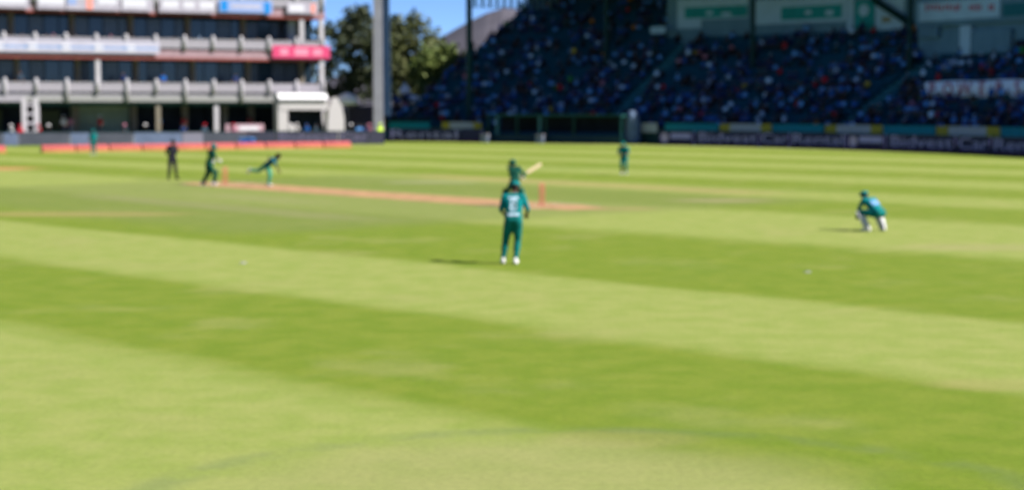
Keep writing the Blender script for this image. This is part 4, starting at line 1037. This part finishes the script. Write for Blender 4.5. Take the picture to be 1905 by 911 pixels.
for i, (th, r, z, k) in enumerate(vis):
    c, t, h, sk = pick()
    if i < 240:
        hw_ = {M_hair.name: 'dark hair', SM['navy'].name: 'navy cap', SM['white'].name: 'white cap', SM['blue'].name: 'blue cap', SM['teal'].name: 'teal cap', M_black.name: 'black cap'}[h.name]; rw_ = 'front' if k < 4 else 'middle' if k < 9 else 'upper'; wp = pol(th, r); wx = W0/2+wp.x/wp.y*FPX
        wh_ = 'around the red-lettered cloth' if wx > 1700 else 'by the stair aisle' if min(abs(th-a_) for a_ in aisles) < .03 else 'of the grandstand'
        p = pol(th, r+(.0 if t < 4 else -.26), z)
        spect(p, th-math.pi/2+random.uniform(-.25, .25), t, SM[c], h, '%s-shirted spectator with %s %s in %s rows %s' % (c, hw_, 'standing' if t == 4 else 'raising one arm' if t == 1 else 'leaning forward' if t == 2 else 'seated', rw_, wh_), '%s-shirted spectators in the grandstand' % c, sk)
    else: rest.append((th, r, z, c, t, h, sk))
cm = [SM[c] for c in names]+[M_trs, M_skin, M_skin2, M_hair, M_black]; cix = {m.name: i for i, m in enumerate(cm)}
vv, ff, mi, off = [], [], [], 0
for th, r, z, c, t, h, sk in rest:
    v, f, m = tdat(TPL[t]); a = th-math.pi/2+random.uniform(-.25, .25); ca, sa = math.cos(a), math.sin(a); p = pol(th, r+(.0 if t < 4 else -.26), z)
    q = np.stack([v[:, 0]*ca-v[:, 1]*sa, v[:, 0]*sa+v[:, 1]*ca, v[:, 2]], 1)+np.array(p); vv.append(q)
    ff += [[j+off for j in g] for g in f]; off += len(v)
    lut = [cix[SM[c].name], cix[M_trs.name], cix[sk.name], cix.get(h.name, cix[M_black.name])]; mi += [lut[j] for j in m]
me = bpy.data.meshes.new('crowd'); me.from_pydata(np.concatenate(vv).tolist(), [], ff); me.polygons.foreach_set('material_index', np.array(mi, dtype=np.int32))
tag(link('crowd', me, cm, smooth=True), 'far spectators massed in the upper rows of the grandstand', 'crowd', kind='stuff')
print('spectators', len(vis), 'rest', len(rest), 'seats', len(seats))
# a long lettered cloth held over the terraces
r = row_r(7)-.02; ta, tb = theta_of(1722, r), theta_of(1990, r); a, b_ = pol(ta, r), pol(tb, r)
pm = a; z1 = CAMZ+(HOR-153)/FPX*pm.y; z0 = CAMZ+(HOR-184)/FPX*pm.y
w = (a-b_).length; e = empty('cloth_banner', (a+b_)/2+V(0, 0, row_z(6)), (ta+tb)/2-math.pi/2); tag(e, 'long white cloth banner with dull red letters hung over the grandstand terraces', 'banner')
z1 -= row_z(6); z0 -= row_z(6)
b = bmesh.new(); n = 40; pr = None
for i in range(n+1):
    x = -w/2+w*i/n; yb = -.35+.04*math.sin(x*2.3)+.03*math.sin(x*5.1); zd = .12*math.sin(x*1.9+1)+.06*math.sin(x*4)
    q = (b.verts.new((x, yb, z0+zd-.05)), b.verts.new((x, yb-.05, (z0+z1)/2)), b.verts.new((x, yb+.02, z1+.04*math.sin(x*1.1))))
    if pr: b.faces.new((pr[0], q[0], q[1], pr[1])); b.faces.new((pr[1], q[1], q[2], pr[2]))
    pr = q
cl_ = link('cloth', b, mat('white_cloth', (.66, .74, .84), .8, .05), e, smooth=True); cl_.modifiers.new('t', 'SOLIDIFY').thickness = .01
for i, (px, ch) in enumerate(((1740, 'P'), (1772, 'O'), (1804, 'W'), (1838, 'E'), (1870, 'R'), (1903, 'S'))):
    x = -w/2+(pol(theta_of(px, r), r)-a).length; lettering(ch, 1.5, M_dullred, e, x, -.47, (z0+z1)/2)
for x in (-w/2+.05, w/2-.05, 0): link('rope', bx(x-.02, x+.02, -.34, -.30, 0.0, z1), M_steel, e)

# a pale placard standing in the upper terraces
k = 19; r = row_r(k)+.1; th = theta_of(1222, r); p = pol(th, r, row_z(k)); e = empty('placard', p, th-math.pi/2); tag(e, 'small pale placard on a post high in the grandstand terraces', 'placard')
zc = CAMZ+(HOR-58)/FPX*p.y-row_z(k); zc = max(zc, .9)
link('panel', bx(-.85, .85, -.03, .03, zc-.35, zc+.35, bevel=.01), M_suitew, e); link('post', bx(-.04, .04, .032, .1, 0, zc+.2), M_steel, e)
# people between the pavilion and the boards
PEOPLE = [(20, 236, 'white', 4, 'white', 0), (36, 240, 'red', 4, 'red', 0), (70, 238, 'red', 5, 'red', 0), (88, 229, 'black', 4, 'white', 0), (127, 205, 'white', 4, 'white', 1), (140, 210, 'pink', 5, 'black', 1), (195, 219, 'red', 4, 'white', 1), (228, 236, 'grey', 5, 'pink', 0), (268, 231, 'black', 4, 'white', 0),
          (306, 206, 'pale blue', 4, 'pale blue', 1), (338, 222, 'navy', 5, 'grey', 0), (352, 214, 'red', 4, 'black', 1), (377, 232, 'grey', 4, 'red', 0), (428, 228, 'pink', 4, 'red', 0), (475, 215, 'red', 5, 'black', 1), (562, 222, 'blue', 4, 'blue', 0), (532, 210, 'grey', 4, 'white', 1), (545, 211, 'white', 5, 'white', 1), (581, 211, 'grey', 4, 'grey', 1),
          (648, 226, 'black', 4, 'white', 0), (662, 222, 'pale blue', 5, 'grey', 0), (683, 226, 'pink', 4, 'pink', 0), (703, 225, 'yellow', 4, 'yellow', 0), (672, 219, 'navy', 4, 'grey', 0)]
lime = mat('hi_vis_lime', (.50, .72, .03), .6, .05)
for i, (px, py, c, t, hat, up) in enumerate(PEOPLE):
    if 525 < px < 590: q = facade(px, 1.5 if up == 0 else 1.3); z = 0
    elif px > 600: q = lbp(px)+V(0, 2.2+.5*(i % 3), 0); z = 0
    else: q = facade(px, -1.6 if up else .9+.35*(i % 2)); z = .75 if up else 0
    if px < 600 and not up and (q.y-lbp(px).y) < .8: q = lbp(px)+V(0, 1.0, 0)
    wh = SM.get(hat, M_hair)
    hatm = M_pad if hat == 'white' else (SM['red'] if hat == 'red' else wh)
    sm = lime if px == 703 else (M_pad if c == 'white' else SM[c])
    if px == 703: hatm = lime
    where = 'under the white entrance canopy' if 525 < px < 590 else 'near the mast behind the dark boards' if px > 600 else 'on the pavilion terrace' if up else 'behind the slate boards before the pavilion'
    so_ = spect((q.x, q.y, z), R_(random.uniform(-30, 40)), t, sm, hatm, 'person in %s top and %s headwear standing %s' % ('lime hi-vis' if px == 703 else c, 'lime' if px == 703 else hat if hat != 'black' else 'dark', where), 'people standing before the pavilion')
    if hat in ('white', 'red', 'pink', 'yellow'): brim_hat(so_, hatm)
for i in range(16):                                           # people on the bank and balconies
    px = random.uniform(722, 800); Y = random.uniform(160, 168); c = random.choices(['navy', 'black', 'blue', 'pink', 'white', 'grey'], [4, 4, 3, 1, 1, 2])[0]
    spect(((px-W0/2)/FPX*Y, Y, bank_z(Y)-.02), R_(random.uniform(-40, 30)), random.choice((4, 5)), SM[c], random.choice(HATS), 'person in %s top standing on the dark bank beside the grandstand' % c, 'people on the bank')
for px, c, lev in ((24, 'navy', 1), (50, 'blue', 1), (108, 'pink', 1), (95, 'blue', 1), (150, 'navy', 1), (214, 'pink', 1), (258, 'pale blue', 1), (379, 'white', 1), (330, 'navy', 1), (440, 'grey', 1), (486, 'navy', 1), (540, 'red', 1), (44, 'grey', 0), (236, 'navy', 0), (310, 'blue', 0), (445, 'navy', 0), (590, 'grey', 1)):
    q = facade(px, -.75); spect((q.x, q.y, 4.602 if lev == 0 else 8.352), PA+R_(random.uniform(-30, 30)), 4 if lev == 0 else 0, SM[c], SM[c] if c in ('pink', 'white') else M_hair, 'person in %s top %s behind the %s balcony rail' % (c, 'standing' if lev == 0 else 'sitting', ('lower', 'middle')[lev]), 'people on the pavilion balconies')
# low sign and cool box in front of the pavilion
q = facade(452, 1.2); e = empty('low_sign', q, PA); tag(e, 'low white and pink sponsor sign behind the boards by the canopy', 'sign')
link('panel', bx(-1.9, 1.7, 0, .1, 1.0, 1.75, bevel=.03), mat('pinkish_sign', (.34, .22, .26), .6, .1), e); link('print', bx(-.6, 1.2, -.014, -.002, 1.2, 1.55), M_bw, e)
for x in (-1.6, 1.4): link('leg', bx(x-.05, x+.05, .02, .08, 0, .999), M_bal, e)
p = CU0+cd*((438-76)/576*cl)+V(0, 1.6, 0); e = empty('cool_box', p, R_(6)); tag(e, 'bright blue cool box on the grass behind the red cushions', 'cool box')
link('body', bx(-.62, .62, -.35, .35, 0, .68, bevel=.06), mat('bright_blue_plastic', (.01, .12, .42), .45, .08), e); link('lid', bx(-.64, .64, -.37, .37, .685, .86, bevel=.04), mat('blue_lid', (.03, .22, .55), .45, .08), e)
b = bmesh.new(); tube(b, [(-.5, -.40, .6), (-.5, -.44, .95), (.5, -.44, .95), (.5, -.40, .6)], [.025]*4, 6); link('handle', b, M_bal, e)
